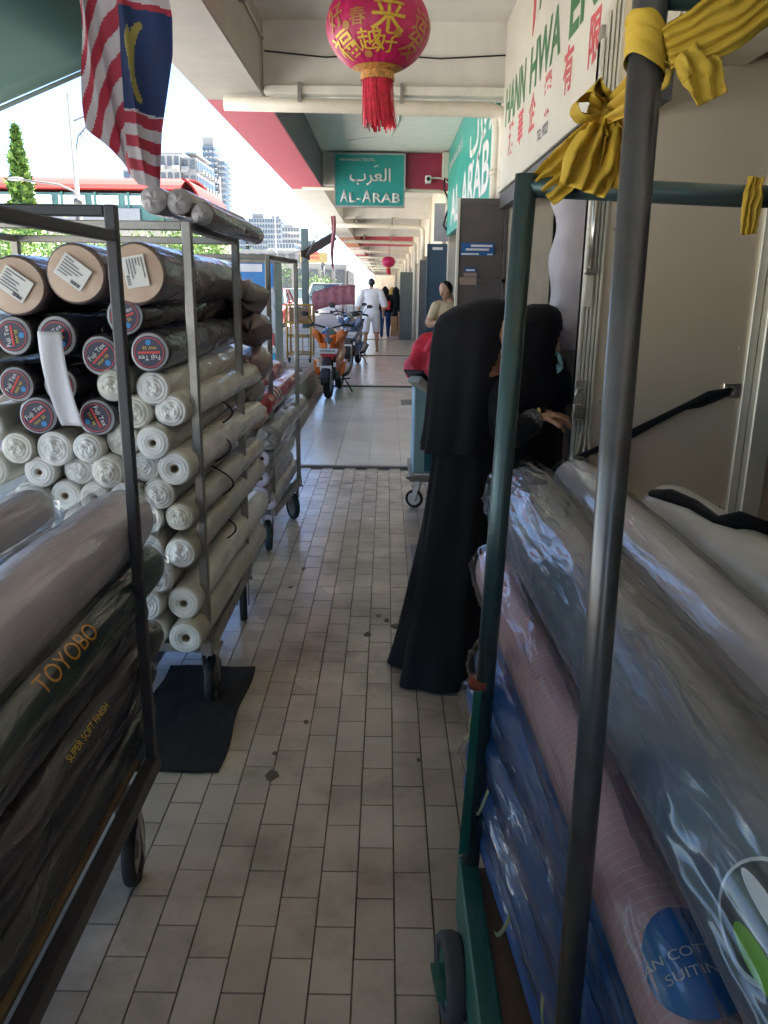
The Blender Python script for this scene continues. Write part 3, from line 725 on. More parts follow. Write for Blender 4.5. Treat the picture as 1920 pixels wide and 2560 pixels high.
# ---- trolley C
for q, (x, z, r, c) in enumerate(((-.70, .92, .065, 'red'), (-.82, .985, .06, 'red'), (-.93, .92, .06, 'red'), (-.66, .74, .075, 'grey'), (-.80, .78, .07, 'grey'))):
    body = wrap('red', (.42,.025,.045)) if c == 'red' else wrap('mid_grey', (.26,.25,.24))
    roll([f'red wrapped roll nearest the walkway on the small trolley', 'red wrapped roll on top of the small trolley', 'red wrapped roll at the back of the small trolley', 'grey wrapped roll under the red ones nearest the walkway', 'grey wrapped roll under the red ones at the back'][q],
         (x, 4.45, z), (x + .03, 5.75, z + .02), r, body, 'wrapped', body, 'rolls on the small trolley', lumps=.05)
for q, (x, z) in enumerate(((-.70, .62), (-.71, .50), (-.72, .40), (-.80, .60), (-.82, .46), (-.68, .34))):
    roll(['lilac roll with open core, top of the lilac stack', 'lilac roll with open core, second of the lilac stack', 'lilac roll with open core, third of the lilac stack', 'lilac roll behind the top of the lilac stack', 'lilac roll behind the middle of the lilac stack', 'lilac roll at the foot of the lilac stack'][q],
         (x, 4.46 + .02*q, z), (x + .02, 5.6, z), .052, wrap('lilac_grey', (.38,.36,.40)), 'core', m_lilacend, 'lilac rolls on the small trolley')
for q in range(3):
    t = MB()
    def band(u, v, q=q): 
        a = R(10 + 120*u); rr = .0675
        return (-.70 + .008 + rr*math.cos(a)*1.0, 4.62 + .03*v + .10*q + .05*u, .92 + rr*math.sin(a) + .004)
    t.grid(band, 10, 1); tag(t.build('white_band', M('white_tape', (.72,.70,.70), .4), None, smooth=True, solid=.001), ['white tape round the red roll, nearest', 'white tape round the red roll, middle', 'white tape round the red roll, farthest'][q], 'tape', 'tapes on the red roll')

# ---- right-hand trolley (green pipes)
tr = thing('fabric_trolley', 'green pipe trolley in the right foreground tied with yellow ribbon', 'trolley', (.6, 1.2, 0), 'tube frame fabric trolleys')
def pipe(nm, pts, r, mt, n=14): 
    m = MB(); m.tube(pts, r, n); return m.build(nm, mt, tr, smooth=True)
pipe('post', [(.213, 1.6, .20), (.236, 1.6, 1.0), (.257, 1.6, 1.768)], .021, m_greenbar)
pipe('post', [(.268, .885, .15), (.262, .885, 1.0), (.252, .885, 1.95)], .0172, M('worn_dark_tube', (.115,.118,.12), .33, .55, var=.3, dirt=.8, dirt_col=(.075,.052,.035), dscale=9))
pipe('post', [(1.02, 1.6, .2), (1.02, 1.6, 1.75)], .021, m_greenbar)
pipe('post', [(1.02, .885, .2), (1.02, .885, 1.85)], .021, m_greenbar)
pipe('top_rail', [(.262, 1.6, 1.748), (.64, 1.6, 1.735), (1.02, 1.6, 1.73)], .020, m_greenbar)
pipe('top_rail', [(.27, .885, 1.85), (1.02, .885, 1.83)], .024, M('dark_green_rail', (.02,.05,.042), .5, .2, var=.2))
pipe('side_rail', [(1.02, .885, 1.82), (1.02, 1.6, 1.73)], .020, m_greenbar)
m = MB(); m.bar((.209, 1.62, .18), (.209, .5, .18), .045, .16); m.build('base_rail', m_green, tr, bevel=.004)
m = MB(); m.bar((1.02, 1.62, .18), (1.02, .5, .18), .045, .16); m.build('base_rail', m_green, tr, bevel=.004)
m = MB(); m.bx(.233, 1.0, .5, 1.62, .2, .225); m.build('deck', M('worn_plywood', (.20,.13,.07), .8, dirt=.5), tr)
m = MB(); m.add([(.182,1.575,.30),(.205,1.575,.30),(.218,1.575,.72),(.200,1.575,.72),(.182,1.57,.30),(.205,1.57,.30),(.218,1.57,.72),(.200,1.57,.72)], [[0,1,2,3],[7,6,5,4],[0,4,5,1],[1,5,6,2],[2,6,7,3],[3,7,4,0]])
m.build('socket_plate', m_green, tr, bevel=.002)
m = MB(); m.tube([(.2145, 1.6, .715), (.2155, 1.6, .735)], .0245, 14); m.build('collar', M('rust_red_paint', (.25,.05,.03), .7), tr, smooth=True)
caster(tr, .165, 1.40, .11, r=.092, wid=.048, ang=.1, tyre=m_rubber_g, hubm=m_green); caster(tr, .21, .7, .10, r=.085, wid=.045, ang=.3, tyre=m_rubber_g, hubm=m_green)
caster(tr, 1.0, 1.36, .10, r=.085, wid=.045, ang=.1, tyre=m_rubber_g, hubm=m_green); caster(tr, 1.0, .7, .10, r=.085, wid=.045, ang=.3, tyre=m_rubber_g, hubm=m_green)
m_pink = wrap('rose_pink', (.78,.46,.48), stripes=(1, 55, (.86,.68,.70), .10), wrinkle=.5, wscale=(14,2.5,14), coat_rough=.12)
m_gr = wrap('slate_grey', (.115,.135,.165), wrinkle=.5, wscale=(12,1.6,12), coat_rough=.16, wdetail=4)
m_sil = wrap('silver_grey', (.56,.55,.60), wrinkle=.35, wscale=(9,1.2,9), coat_rough=.15)
m_blu = wrap('royal_blue', (.03,.15,.56), wrinkle=.55, wscale=(12,2.2,12), coat_rough=.10, wdetail=4)
m_pal = wrap('pale_white', (.62,.64,.62), wrinkle=.3)
gR = 'rolls on the green trolley'
RP = ((.330, 2.22, .79), (.374, .40, .773)); RG = ((.398, 2.30, .98), (.412, .25, .985)); RS = ((.575, 2.40, 1.005), (.568, .25, 1.01))
rp = roll('rose pink wrapped roll with blue round label', *RP, .074, m_pink, 'wrapped', m_bag, gR, lumps=.05, wrapped_end=1.4)
rg = roll('slate grey wrapped roll in the middle of the green trolley', *RG, .100, m_gr, 'wrapped', m_bag, gR, lumps=.05, wrapped_end=1.3)
rs = roll('silver grey wrapped roll behind the slate grey one', *RS, .072, m_sil, 'wrapped', m_bag, gR, lumps=.03, wrapped_end=1.0)
rw = roll('pale roll under a black strap at the right edge', (.83, 2.30, .93), (.86, .4, .95), .10, m_pal, 'wrapped', m_pal, gR, lumps=.03, wrapped_end=1.0)
film(rp, 1.8, .074, 1); film(rg, 2.02, .100, 2, 1.3, 130, 180); film(rs, 2.12, .072, 3, .7)
for q, (x, z, r, dy, xx) in enumerate(((.278, .668, .062, .12, .40), (.268, .548, .064, .17, .40), (.268, .425, .062, .10, .40), (.268, .31, .06, .14, .40),
                                   (.46, .80, .055, 0, .50), (.43, .68, .07, 0, .53), (.43, .55, .07, 0, .53), (.43, .42, .07, 0, .53), (.43, .30, .06, 0, .53), (.58, .85, .075, 0, .6), (.70, .78, .08, 0, .74), (.58, .66, .085, 0, .6), (.56, .45, .1, 0, .6), (.78, .55, .1, 0, .8))):
    BLU = roll(f'blue wrapped roll, {ORD[q]} from the top at the open side' if q < 4 else f'blue wrapped roll deep inside the green trolley, {["beside the pink one","upper","middle","lower","lowest","under the silver one","under the pale one","far middle","far left","far right"][q-4]}',
         (x, 1.74 + dy, z), (xx, .35, z + .01), r, m_blu, 'wrapped', m_bag if q in (1, 3) else m_blu, gR, lumps=.07, wrapped_end=1.4)
    if q < 3: film(BLU, 1.45, r, q + 5, 1.2, 80, 110, .07)
# round printed labels near the roll ends
def wrapped_label(t, p0, p1, r, s0, a0, rx, ry, mat, nm, texts=(), k=1.035):
    p0, p1 = Vector(p0), Vector(p1); d = (p1-p0).normalized(); x = d.cross(Vector((0,0,1))).normalized(); x = -x if x.x > 0 else x; up = Vector((0,0,1)); up = (up - d*up.dot(d)).normalized()
    c0 = p0 + d*s0
    def pos(s_, h_, kk): a = a0 + h_/r; return c0 + d*s_ + (-x*math.cos(a) + up*math.sin(a)) * (r*kk) if False else c0 + d*s_ + (x*math.cos(a) + up*math.sin(a))*(r*kk)
    m = MB(); m.grid(lambda u, v: pos(v*rx*math.cos(2*math.pi*u), v*ry*math.sin(2*math.pi*u), k), 32, 5, wrap=True)
    o = m.build(nm, mat, t, smooth=True)
    for (s, sz, du, dv, mt, sx) in texts:
        me = text_mesh(s, sz, sx=sx); me.materials.clear(); me.materials.append(mt)
        bm = bmesh.new(); bm.from_mesh(me); bmesh.ops.subdivide_edges(bm, edges=bm.edges, cuts=1); bm.to_mesh(me); bm.free()
        for v in me.vertices: v.co = pos(-(v.co.y + dv), v.co.x + du, k + .012)     # lines run round the roll
        place('lettering', me, o, world=True)
    return o
m_bluelab = M('blue_gradient_label', (.015,.16,.50), .3, var=.5, scale=9, coat=.8, coat_rough=.1)
wrapped_label(rp, *RP, .074, 1.50, R(76), .075, .055, m_bluelab, 'label', (('AN COTTON', .019, 0, .010, m_wprint, .95), ('SUITING', .019, .0, -.016, m_wprint, 1.0)), k=1.062)
wrapped_label(rg, *RG, .100, 1.735, R(38), .062, .048, M('white_ring_label', (.62,.62,.62), .3, coat=.8, coat_rough=.1), 'label', k=1.05)
wrapped_label(rg, *RG, .100, 1.735, R(38), .057, .043, M('charcoal_label', (.06,.06,.062), .3, coat=.8, coat_rough=.1), 'label_face', k=1.058)
wrapped_label(rg, *RG, .100, 1.76, R(24), .042, .010, M('lime_leaf_print', (.20,.42,.02), .4), 'leaf_print', k=1.066)
wrapped_label(rg, *RG, .100, 1.735, R(42), .052, .007, m_wprint, 'stripe_print', k=1.066)
# pale green packing strings over the blue rolls
for q, (y0, zt, zb) in enumerate(((1.60, .74, .52), (1.46, .55, .42), (1.24, .44, .30), (1.0, .50, .25))):
    t = MB()
    def sfn(u, v, y0=y0, zt=zt, zb=zb): 
        z = zt + (zb-zt)*v
        y_ = y0 + .10*v*v + (u-.5)*.012; return (.214 + (1.6-y_)*.085 - .008*abs(math.sin((z-.30)*25)), y_, z)
    t.grid(sfn, 1, 14); tag(t.build('packing_strap', M('pale_green_strap', (.45,.55,.32), .5), None, smooth=True, solid=.001), ['pale green strap on the uppermost blue roll', 'short pale green strap on the third blue roll', 'pale green strap low on the blue rolls', 'pale green strap nearest the dark post'][q], 'strap', 'pale green straps')
# black cloth strap over the pale roll
bs = thing('cloth_strap', 'black cloth strap thrown over the pale roll at the right', 'strap', (.85, 1.8, 1.05))
m = MB()
pts = [Vector(p) for p in ((.765, 2.22, 1.005), (.785, 2.12, 1.022), (.80, 2.0, 1.032), (.805, 1.86, 1.03), (.83, 1.80, 1.045), (.90, 1.79, 1.032), (.97, 1.78, .98))]
m.tube(pts, [.012,.022,.016,.012,.026,.016,.014], 8); m.build('strap', m_abaya, bs, smooth=True)

# ---- yellow ribbon tied round the green rails
def cloth_strip(path, widths, n=22, fold=.012, seed=0, side=None, waves=5):
    """a gathered strip of thin cloth along a path: wavy cross-section"""
    P = [Vector(p) for p in path]; k = len(P); mb = MB()
    def fn(u, v):
        s = v*(k-1); i = min(int(s), k-2); f = s - i; p = P[i].lerp(P[i+1], f); w = widths[i] + (widths[i+1]-widths[i])*f
        t = (P[min(i+1,k-1)] - P[max(i,0)]).normalized(); sd = Vector(side or (0,0,1)); sd = (sd - t*sd.dot(t)).normalized(); nn = t.cross(sd)
        a = (u-.5)
        amp = fold*(.4+.6*w/.12)
        return p + sd*(a*w + .004*noise.noise((v*5+seed, u*3, 0))) + nn*(amp*math.sin(u*waves*6.28 + seed + v*2.5) + amp*.9*noise.noise((u*9, v*3+seed, seed)))
    mb.grid(fn, n, 26); return mb
rb1 = thing('yellow_ribbon', 'big yellow cloth bow tied on the far green rail', 'ribbon', (.36, 1.58, 1.76))
b = cloth_strip([(.285, 1.585, 1.738), (.315, 1.575, 1.765), (.345, 1.56, 1.80), (.372, 1.54, 1.845)], [.07, .075, .07, .045], seed=1, waves=4); b.build('strip', m_yellowcloth, rb1, smooth=True, solid=.001)
b = MB(); b.grid(lambda u, v: (.374 + .030*math.sin(v*3.1416)*math.cos(6.2832*u)*(1+.18*math.sin(5*6.28*u+v*4)), 1.522 + .026*math.sin(v*3.1416)*math.sin(6.2832*u)*(1+.18*math.sin(5*6.28*u+v*4)), 1.858 + .030*math.cos(v*3.1416)), 30, 14, wrap=True); b.build('knot', m_yellowcloth, rb1, smooth=True)
def loop(c, dx, dz, seed, sz):
    mb = MB()
    def fn(u, v):
        a = 2*math.pi*u; L_ = sz*(.5 - .5*math.cos(a)); w = sz*.62*math.sin(a)*(.5+.5*math.sin(min(1, u)*math.pi))
        q = (v-.5)*.055*(.5+.7*math.sin(u*math.pi)); nz = noise.noise((u*5+seed, v*4, seed))*.012
        return (c[0] + dx*L_ - dz*w*.5 + nz, c[1] + q + .012*math.sin(u*14+seed) - .02*math.sin(u*math.pi), c[2] + dz*L_ + dx*w*.5 + nz)
    mb.grid(fn, 36, 7); return mb
for q, (dx, dz, sz) in enumerate(((-.95, .10, .062), (.9, -.25, .06), (-.6, .75, .05))): loop((.374, 1.52, 1.858), dx, dz, q*3+1, sz).build('loop', m_yellowcloth, rb1, smooth=True, solid=.001)
b = cloth_strip([(.374, 1.515, 1.855), (.366, 1.50, 1.82), (.352, 1.495, 1.775), (.338, 1.50, 1.73)], [.03, .075, .10, .085], seed=4, fold=.018, waves=3, side=(1,0,.3)); b.build('tail', m_yellowcloth, rb1, smooth=True, solid=.001)
b = cloth_strip([(.378, 1.515, 1.855), (.398, 1.50, 1.82), (.402, 1.50, 1.775), (.400, 1.51, 1.735)], [.03, .06, .07, .06], seed=7, fold=.015, waves=3, side=(1,0,-.1)); b.build('tail', m_yellowcloth, rb1, smooth=True, solid=.001)
b = cloth_strip([(.376, 1.51, 1.858), (.365, 1.35, 1.85), (.33, 1.15, 1.83), (.295, .96, 1.80), (.272, .87, 1.795)], [.04, .06, .05, .05, .045], seed=9, fold=.012, waves=3); b.build('strip', m_yellowcloth, rb1, smooth=True, solid=.001)
rb2 = thing('yellow_ribbon', 'yellow ribbon wound round the near post and up to the top rail', 'ribbon', (.26, .885, 1.8))
m = MB()
def wrapf(u, v): a = 2*math.pi*u; rr = .0200 + .0022*noise.noise((u*4, v*9, 2)) + .0012*math.sin(v*19+u*6); return (.253 + rr*math.cos(a), .885 + rr*math.sin(a), 1.772 + .040*v + .012*math.cos(a+2.6) + .004*noise.noise((u*6, v*5, 0)))
m.grid(wrapf, 36, 16, wrap=True); m.build('wrap', m_yellowcloth, rb2, smooth=True)
b = cloth_strip([(.268, .868, 1.787), (.295, .862, 1.797), (.325, .857, 1.812), (.352, .86, 1.835), (.370, .866, 1.87), (.375, .872, 1.92)], [.036, .048, .055, .058, .06, .07], seed=3, fold=.006, waves=5, side=(-.5,0,1)); b.build('strip', m_yellowcloth, rb2, smooth=True, solid=.001)
b = cloth_strip([(.285, .862, 1.785), (.300, .857, 1.765), (.312, .857, 1.74)], [.03, .04, .03], seed=5, fold=.008, waves=2, side=(1,0,.4)); b.build('tail', m_yellowcloth, rb2, smooth=True, solid=.001)
rb3 = thing('yellow_ribbon', 'yellow ribbon end hanging on the far rail at the right edge', 'ribbon', (.64, 1.58, 1.72))
b = cloth_strip([(.672, 1.572, 1.765), (.669, 1.567, 1.73), (.667, 1.568, 1.69), (.670, 1.57, 1.665)], [.03, .036, .034, .026], seed=11, fold=.008, waves=3, side=(1,0,0)); b.build('strip', m_yellowcloth, rb3, smooth=True, solid=.001)
# ================================================================== SIGNS, LANTERNS, FLAG, DOORS
def wallframe(x, y, z): return frame4((x, y, z), (0, -1, 0), (0, 0, 1))       # text on a wall facing -X, read from the walkway
m_signw = M('cream_sign_enamel', (.66,.62,.52), .32, var=.05, dirt=.3, dirt_col=(.42,.38,.30), dscale=1.4)
m_sgreen = M('green_sign_paint', (.02,.15,.04), .45, dirt=.2, dirt_col=(.3,.3,.25), dscale=6)
m_sred = M('faded_red_sign_paint', (.55,.06,.07), .5, dirt=.35, dirt_col=(.6,.4,.35), dscale=7)
sg = thing('shop_sign', 'long cream signboard with green and red lettering over the right hand shop', 'sign', (.93, 5, 2.9))
m = MB(); m.bx(.90, .965, 3.0, 6.93, 2.34, 3.555); m.build('board', m_signw, sg, bevel=.004)
m = MB(); m.bx(.880, .899, 3.0, 6.93, 2.31, 2.345); m.build('bottom_trim', m_alu, sg, bevel=.003)
m = MB(); m.bx(.90, .96, 3.0, 6.93, 2.19, 2.305); m.build('shutter_housing', M('dark_shutter_housing', (.08,.075,.07), .5), sg)
for s_, y0, y1, z, h, mt in (('HANN', 6.76, 5.86, 2.905, .27, m_sgreen), ('HWA', 5.68, 4.72, 2.905, .27, m_sgreen), ('ENTERPRISE', 4.52, 1.95, 2.905, .27, m_sgreen)):
    me = text_mesh(s_, 1.0, bold=.03); xs = [v.co.x for v in me.vertices]; ys = [v.co.y for v in me.vertices]
    T = wallframe(.8985, (y0+y1)/2, z) @ Matrix.Diagonal(((y0-y1)/(max(xs)-min(xs)), h/(max(ys)-min(ys)), 1, 1)) @ Matrix.Translation((-(max(xs)+min(xs))/2, -(max(ys)+min(ys))/2, 0))
    me.transform(T); me.materials.clear(); me.materials.append(mt); place('lettering', me, sg, world=True)
for s_, y in (('漢', 6.42), ('華', 5.98), ('企', 5.52), ('業', 5.02), ('有', 4.48), ('限', 3.95)):
    text_on(sg, s_, .23, wallframe(.8985, y, 2.62), m_sred, bold=.006)
text_on(sg, 'TEL: 9022', .085, wallframe(.8985, 5.12, 2.455), m_ink, bold=.002)
me = text_mesh('F', .34, bold=.012); me.transform(wallframe(.8985, 5.40, 3.30)); me.materials.clear(); me.materials.append(m_sgreen); place('lettering', me, sg, world=True)
me = text_mesh('A.', .34, bold=.012); me.transform(wallframe(.8985, 5.05, 3.30)); me.materials.clear(); me.materials.append(m_sgreen); place('lettering', me, sg, world=True)
m = MB(); m.prism([(0,-.17),(.05,-.1),(.09,.17),(-.02,.17)], .003, wallframe(.8985, 5.66, 3.27)); m.build('red_mark', m_sred, sg)

m_teal = M('teal_sign_enamel', (.012,.27,.25), .35, var=.06, dirt=.15, dirt_col=(.1,.3,.28), dscale=2)
m_teal2 = M('teal_wall_sign', (.02,.36,.29), .35, var=.06)
m_letw = M('white_relief_letter', (.72,.66,.64), .5, var=.05)
ARAB = '\uFE8F\uFEAE\uFECC\uFEDF\uFE8D'
hs = thing('hanging_sign', 'teal hanging sign reading AL-ARAB below the second beam', 'sign', (-.28, 12.9, 3.1))
m = MB(); m.bx(-.79, .235, 12.86, 12.98, 2.765, 3.475); m.build('panel', m_teal, hs)
for (x0, x1, z0, z1) in ((-.81,-.79,2.745,3.495), (.235,.255,2.745,3.495), (-.79,.235,2.745,2.765), (-.79,.235,3.475,3.495)):
    m = MB(); m.bx(x0, x1, 12.85, 12.99, z0, z1); m.build('frame_bar', M('grey_sign_frame', (.38,.37,.34), .5), hs)
fr = lambda x, z: frame4((x, 12.858, z), (1, 0, 0), (0, 0, 1))
def fit_text(s_, x0, x1, z0, z1, mat, bold=0, extrude=.012):
    me = text_mesh(s_, 1.0, bold=bold); xs = [v.co.x for v in me.vertices]; ys = [v.co.y for v in me.vertices]
    sc = Matrix.Diagonal(((x1-x0)/(max(xs)-min(xs)), (z1-z0)/(max(ys)-min(ys)), 1, 1))
    me.transform(fr((x0+x1)/2, (z0+z1)/2) @ sc @ Matrix.Translation((-(max(xs)+min(xs))/2, -(max(ys)+min(ys))/2, 0)))
    me.materials.clear(); me.materials.append(mat); o = place('lettering', me, hs, world=True)
    md = o.modifiers.new('solid', 'SOLIDIFY'); md.thickness = extrude; md.offset = 1
fit_text('A', -.715, -.60, 2.81, 2.985, m_letw, .02); fit_text('L-', -.58, -.40, 2.81, 2.945, m_letw, .02); fit_text('A', -.385, -.25, 2.81, 2.985, m_letw, .02); fit_text('RAB', -.225, .185, 2.81, 2.945, m_letw, .02)
fit_text(ARAB, -.575, .04, 3.05, 3.29, m_letw, .012); fit_text('PERNIAGAAN TEKSTIL', -.73, -.20, 3.385, 3.42, m_letw, 0)
m = MB(); m.prism([(-.03,0),(.035,.02),(.03,.035),(-.035,.015)], .012, fr(-.18, 3.30)); m.build('vowel_mark', m_letw, hs)

ws = thing('wall_sign', 'bright teal signboard with white letters on the wall beyond the first pier', 'sign', (.93, 10, 2.9))
m = MB(); m.bx(.885, .965, 7.40, 12.7, 2.33, 3.52); m.build('board', m_teal2, ws)
text_on(ws, 'AL-ARAB', .62, wallframe(.884, 9.75, 2.62) , m_letw, sx=1.75, bold=.012)
me = text_mesh(ARAB, .62, sx=1.5, bold=.01); me.transform(wallframe(.884, 8.35, 3.12)); me.materials.clear(); me.materials.append(m_letw); place('lettering', me, ws, world=True)
text_on(ws, 'PERNIAGAAN TEKSTIL', .16, wallframe(.884, 11.4, 3.25), m_letw, sx=1.3)
dp = thing('downpipe', 'cream downpipe standing between the cream and teal signboards', 'pipe', (.86, 7.05, 0))
m = MB(); m.tube([(.87, 6.99, .02), (.87, 6.99, 2.80), (.86, 6.96, 2.92)], .045, 14); m.build('pipe', m_pipe, dp, smooth=True)
for z in (.9, 2.45): m = MB(); m.tube([(.87, 6.99, z), (.87, 6.99, z+.05)], .053, 14); m.build('coupling', m_pipe, dp, smooth=True)

rp_ = MB(); rp_.bx(.265, .925, 12.99, 13.04, 3.0, 3.52); tag(rp_.build('crimson_panel', m_redpanel, bevel=.004), 'plain crimson panel beside the hanging teal sign', 'panel')
cc = thing('security_camera', 'small white security camera on a curved arm before the crimson panel', 'camera', (.8, 12.9, 3.1))
m = MB(); m.tube([(.9, 12.9, 3.10), (.82, 12.9, 3.16), (.72, 12.9, 3.17), (.62, 12.9, 3.165)], .012, 8); m.build('arm', m_white, cc, smooth=True)
m = MB(); m.bx(.555, .64, 12.78, 12.96, 3.09, 3.19); m.build('housing', M('white_plastic', (.7,.7,.66), .4), cc, bevel=.012, seg=2)
m = MB(); m.tube([(.597, 12.779, 3.14), (.597, 12.772, 3.14)], .03, 12); m.build('lens', m_black, cc)
mb_ = thing('meter_box', 'cream switch boxes and cables on the corner beside the crimson panel', 'switch box', (.9, 12.8, 3.2))
m = MB(); m.bx(.80, .93, 12.7, 12.9, 3.15, 3.5); m.build('box', m_pipe, mb_, bevel=.01)
m = MB(); m.bx(.86, .93, 12.65, 12.8, 2.55, 2.8); m.build('box', m_pipe, mb_, bevel=.02)
m = MB(); m.tube([(.84, 12.75, 3.15), (.83, 12.74, 3.0), (.88, 12.72, 2.9), (.92, 12.7, 2.78), (.86, 12.6, 2.6), (.83, 12.6, 2.48), (.88, 12.62, 2.42)], .014, 8); m.build('cable', m_black, mb_, smooth=True)

# ---- lanterns
m_lant = M('red_lantern_silk', (.44,.010,.085), .5, var=.12, scale=12)
m_gold = M('gold_print', (.60,.38,.04), .45, .2, var=.15)
m_goldb = M('gold_band', (.50,.24,.06), .5, .15, var=.5, scale=60)
m_tass = M('red_tassel', (.62,.02,.05), .7, var=.25, scale=40)
def lantern(label, c, rx, rz, glyphs, group):
    t = thing('paper_lantern', label, 'lantern', c, group); c = Vector(c)
    def P(lon, lat, k=1.0): return c + Vector((rx*k*math.cos(lat)*math.sin(lon), -rx*k*math.cos(lat)*math.cos(lon), rz*k*math.sin(lat)))
    ribs = 24
    def body(u, v):
        lon = 2*math.pi*u; lat = R(-76 + 152*v); k = 1 - .012*abs(math.sin(lon*ribs/2))
        return P(lon, lat, k)
    m = MB(); m.grid(body, 96, 28, wrap=True); m.build('shade', m_lant, t, smooth=True)
    m = MB(); m.grid(lambda u, v: P(2*math.pi*u, R(-74 + 13*v), 1.004), 64, 3, wrap=True); m.build('gold_band', m_goldb, t, smooth=True)
    m = MB(); m.grid(lambda u, v: P(2*math.pi*u, R(61 + 13*v), 1.004), 64, 3, wrap=True); m.build('gold_band', m_goldb, t, smooth=True)
    zb = c.z + rz*math.sin(R(-76)); rb_ = rx*math.cos(R(-76)) * 1.35
    m = MB(); m.lathe([(rb_*.9, zb+.01), (rb_, zb), (rb_, zb-.022), (rb_*1.02, zb-.026), (rb_*1.02, zb-.04), (rb_*.9, zb-.04)], 32, Matrix.Translation((c.x, c.y, 0))); m.build('collar', m_goldb, t, smooth=False)
    m = MB(); m.tube([(c.x, c.y, c.z + rz*.95), (c.x, c.y, CZ)], .006, 6); m.build('cord', m_tass, t)
    fr_ = MB(); n = 150; Lt = rx*.90
    rnd = random.Random(3)
    for i in range(n):
        a = 2*math.pi*i/n; q = rb_*(.98 - .25*rnd.random()); sway = rnd.uniform(-.01, .02)
        L_ = Lt * rnd.uniform(.82, 1.02) * (.93 if rnd.random() < .15 else 1)
        x, y = c.x + q*math.cos(a), c.y + q*math.sin(a); fx, fy = x + (x-c.x)*.10 + sway + .012, y + (y-c.y)*.1
        w = .0045; ca, sa = math.cos(a+1.57), math.sin(a+1.57)
        V = []
        for k in range(5):
            s = k/4; px_, py_, pz = x + (fx-x)*s*s, y + (fy-y)*s*s, zb - .03 - L_*s
            V += [(px_ - ca*w, py_ - sa*w, pz), (px_ + ca*w, py_ + sa*w, pz)]
        fr_.add(V, [[2*k, 2*k+1, 2*k+3, 2*k+2] for k in range(4)])
    stuff(fr_.build('fringe', m_tass, t))
    for (s_, lon, lat, sz, rot, mt) in glyphs:
        me = text_mesh(s_, sz, bold=.008*sz); bm = bmesh.new(); bm.from_mesh(me); bmesh.ops.subdivide_edges(bm, edges=bm.edges, cuts=1); bm.to_mesh(me); bm.free()
        for v in me.vertices:
            x, y = v.co.x*math.cos(rot) - v.co.y*math.sin(rot), v.co.x*math.sin(rot) + v.co.y*math.cos(rot)
            la = R(lat) + y/rz*.92; v.co = P(R(lon) + x/(rx*max(.3, math.cos(R(lat)))), la, 1.008)
        me.materials.clear(); me.materials.append(mt); place('gold_character', me, t, world=True)
    return t
m_gold2 = M('dull_gold_print', (.42,.19,.05), .5, .15, var=.2)
lantern('large red and gold paper lantern with tassel hanging near the top', (-.067, 5.0, 2.955), .289, .232,
        [('来', 12, -6, .20, -.05, m_gold), ('越', -10, -33, .125, .1, m_gold), ('好', 12, -36, .125, 0, m_gold), ('福', -46, -38, .17, .35, m_gold), ('好', -52, -2, .14, .3, m_gold2), ('运', 55, -8, .14, -.3, m_gold2), ('发', 50, -36, .15, -.25, m_gold2),
         ('春', -22, -6, .10, 0, m_gold2), ('财', 85, -10, .14, 0, m_gold2), ('●', 24, -24, .06, 0, m_gold2), ('●', -14, -50, .055, 0, m_gold2), ('●', -36, -14, .06, 0, m_gold2), ('来', 5, 24, .16, 0, m_gold2)], 'lanterns along the walkway')
lantern('small red lantern hanging far down the walkway', (.05, 31.0, 2.52), .25, .20, [], 'lanterns along the walkway')

# ---- national flag hanging from the edge beam
fl_c = [M('flag_red', (.26,.025,.045), .8, var=.1), M('flag_white', (.36,.345,.37), .8, var=.05), M('flag_blue', (.012,.028,.09), .8, var=.1), M('flag_yellow', (.22,.19,.05), .8)]
for mm in fl_c:      # thin polyester lets some daylight through
    nt = mm.node_tree; b = nt.nodes['Principled BSDF']; tr_ = nt.nodes.new('ShaderNodeBsdfTranslucent'); mix = nt.nodes.new('ShaderNodeMixShader'); mix.inputs[0].default_value = .25
    src = b.inputs['Base Color'].links[0].from_socket; nt.links.new(src, tr_.inputs['Color']); out = nt.nodes['Material Output']
    nt.links.new(b.outputs[0], mix.inputs[1]); nt.links.new(tr_.outputs[0], mix.inputs[2]); nt.links.new(mix.outputs[0], out.inputs['Surface'])
def lerp_tab(tab, v):
    for (a, xa), (b_, xb) in zip(tab, tab[1:]):
        if v <= b_: return xa + (xb-xa)*(v-a)/(b_-a)
    return tab[-1][1]
def flagp(u, v):
    xr = lerp_tab([(0,-1.02),(.3,-.985),(.45,-.992),(.75,-1.045),(1,-1.065)], v)
    xl = lerp_tab([(0,-1.43),(.3,-1.40),(.6,-1.385),(1,-1.345)], v)
    xm = lerp_tab([(0,-1.20),(.5,-1.215),(.8,-1.20),(1,-1.175)], v)
    zb = lerp_tab([(0,1.995),(.38,2.01),(.5,2.06),(.62,2.10),(1,2.235)], u)
    x = xr + (xm-xr)*u/.45 if u < .45 else xm + (xl-xm)*(u-.45)/.55
    z = 3.03 + (zb-3.03)*v
    y = 4.0 + .05*math.sin(u*11+1) * (.3+.7*v) + .05*max(0, u-.45)*2*math.sin(v*5) + .015*math.sin(u*24+v*6)
    x += .012*math.sin(u*13+v*4)
    return (x, y, z)
def flagm(u, v):
    x, y, z = flagp(u, v)
    if u < .47:
        h = (z - 1.995 - .07*u) / .05
        if h > 6.2:
            if h > 14.5: return int(h) % 2
            cx, cz = .235, 10.2; a, b_ = (u-cx)/.10, (h-cz)/3.3
            if a*a + b_*b_ < 1 and ((a+.42)/.85)**2 + (b_/.88)**2 > 1 and a > -.2: return 3
            if abs(u-.33) < .045 and abs(h-11.6) < 1.5*(1-abs(u-.33)/.06): return 3
            return 2
        return (int(h) + 1) % 2
    s = z*9.5 + u*9.0 + .8*math.sin(u*6)
    return int(s) % 2
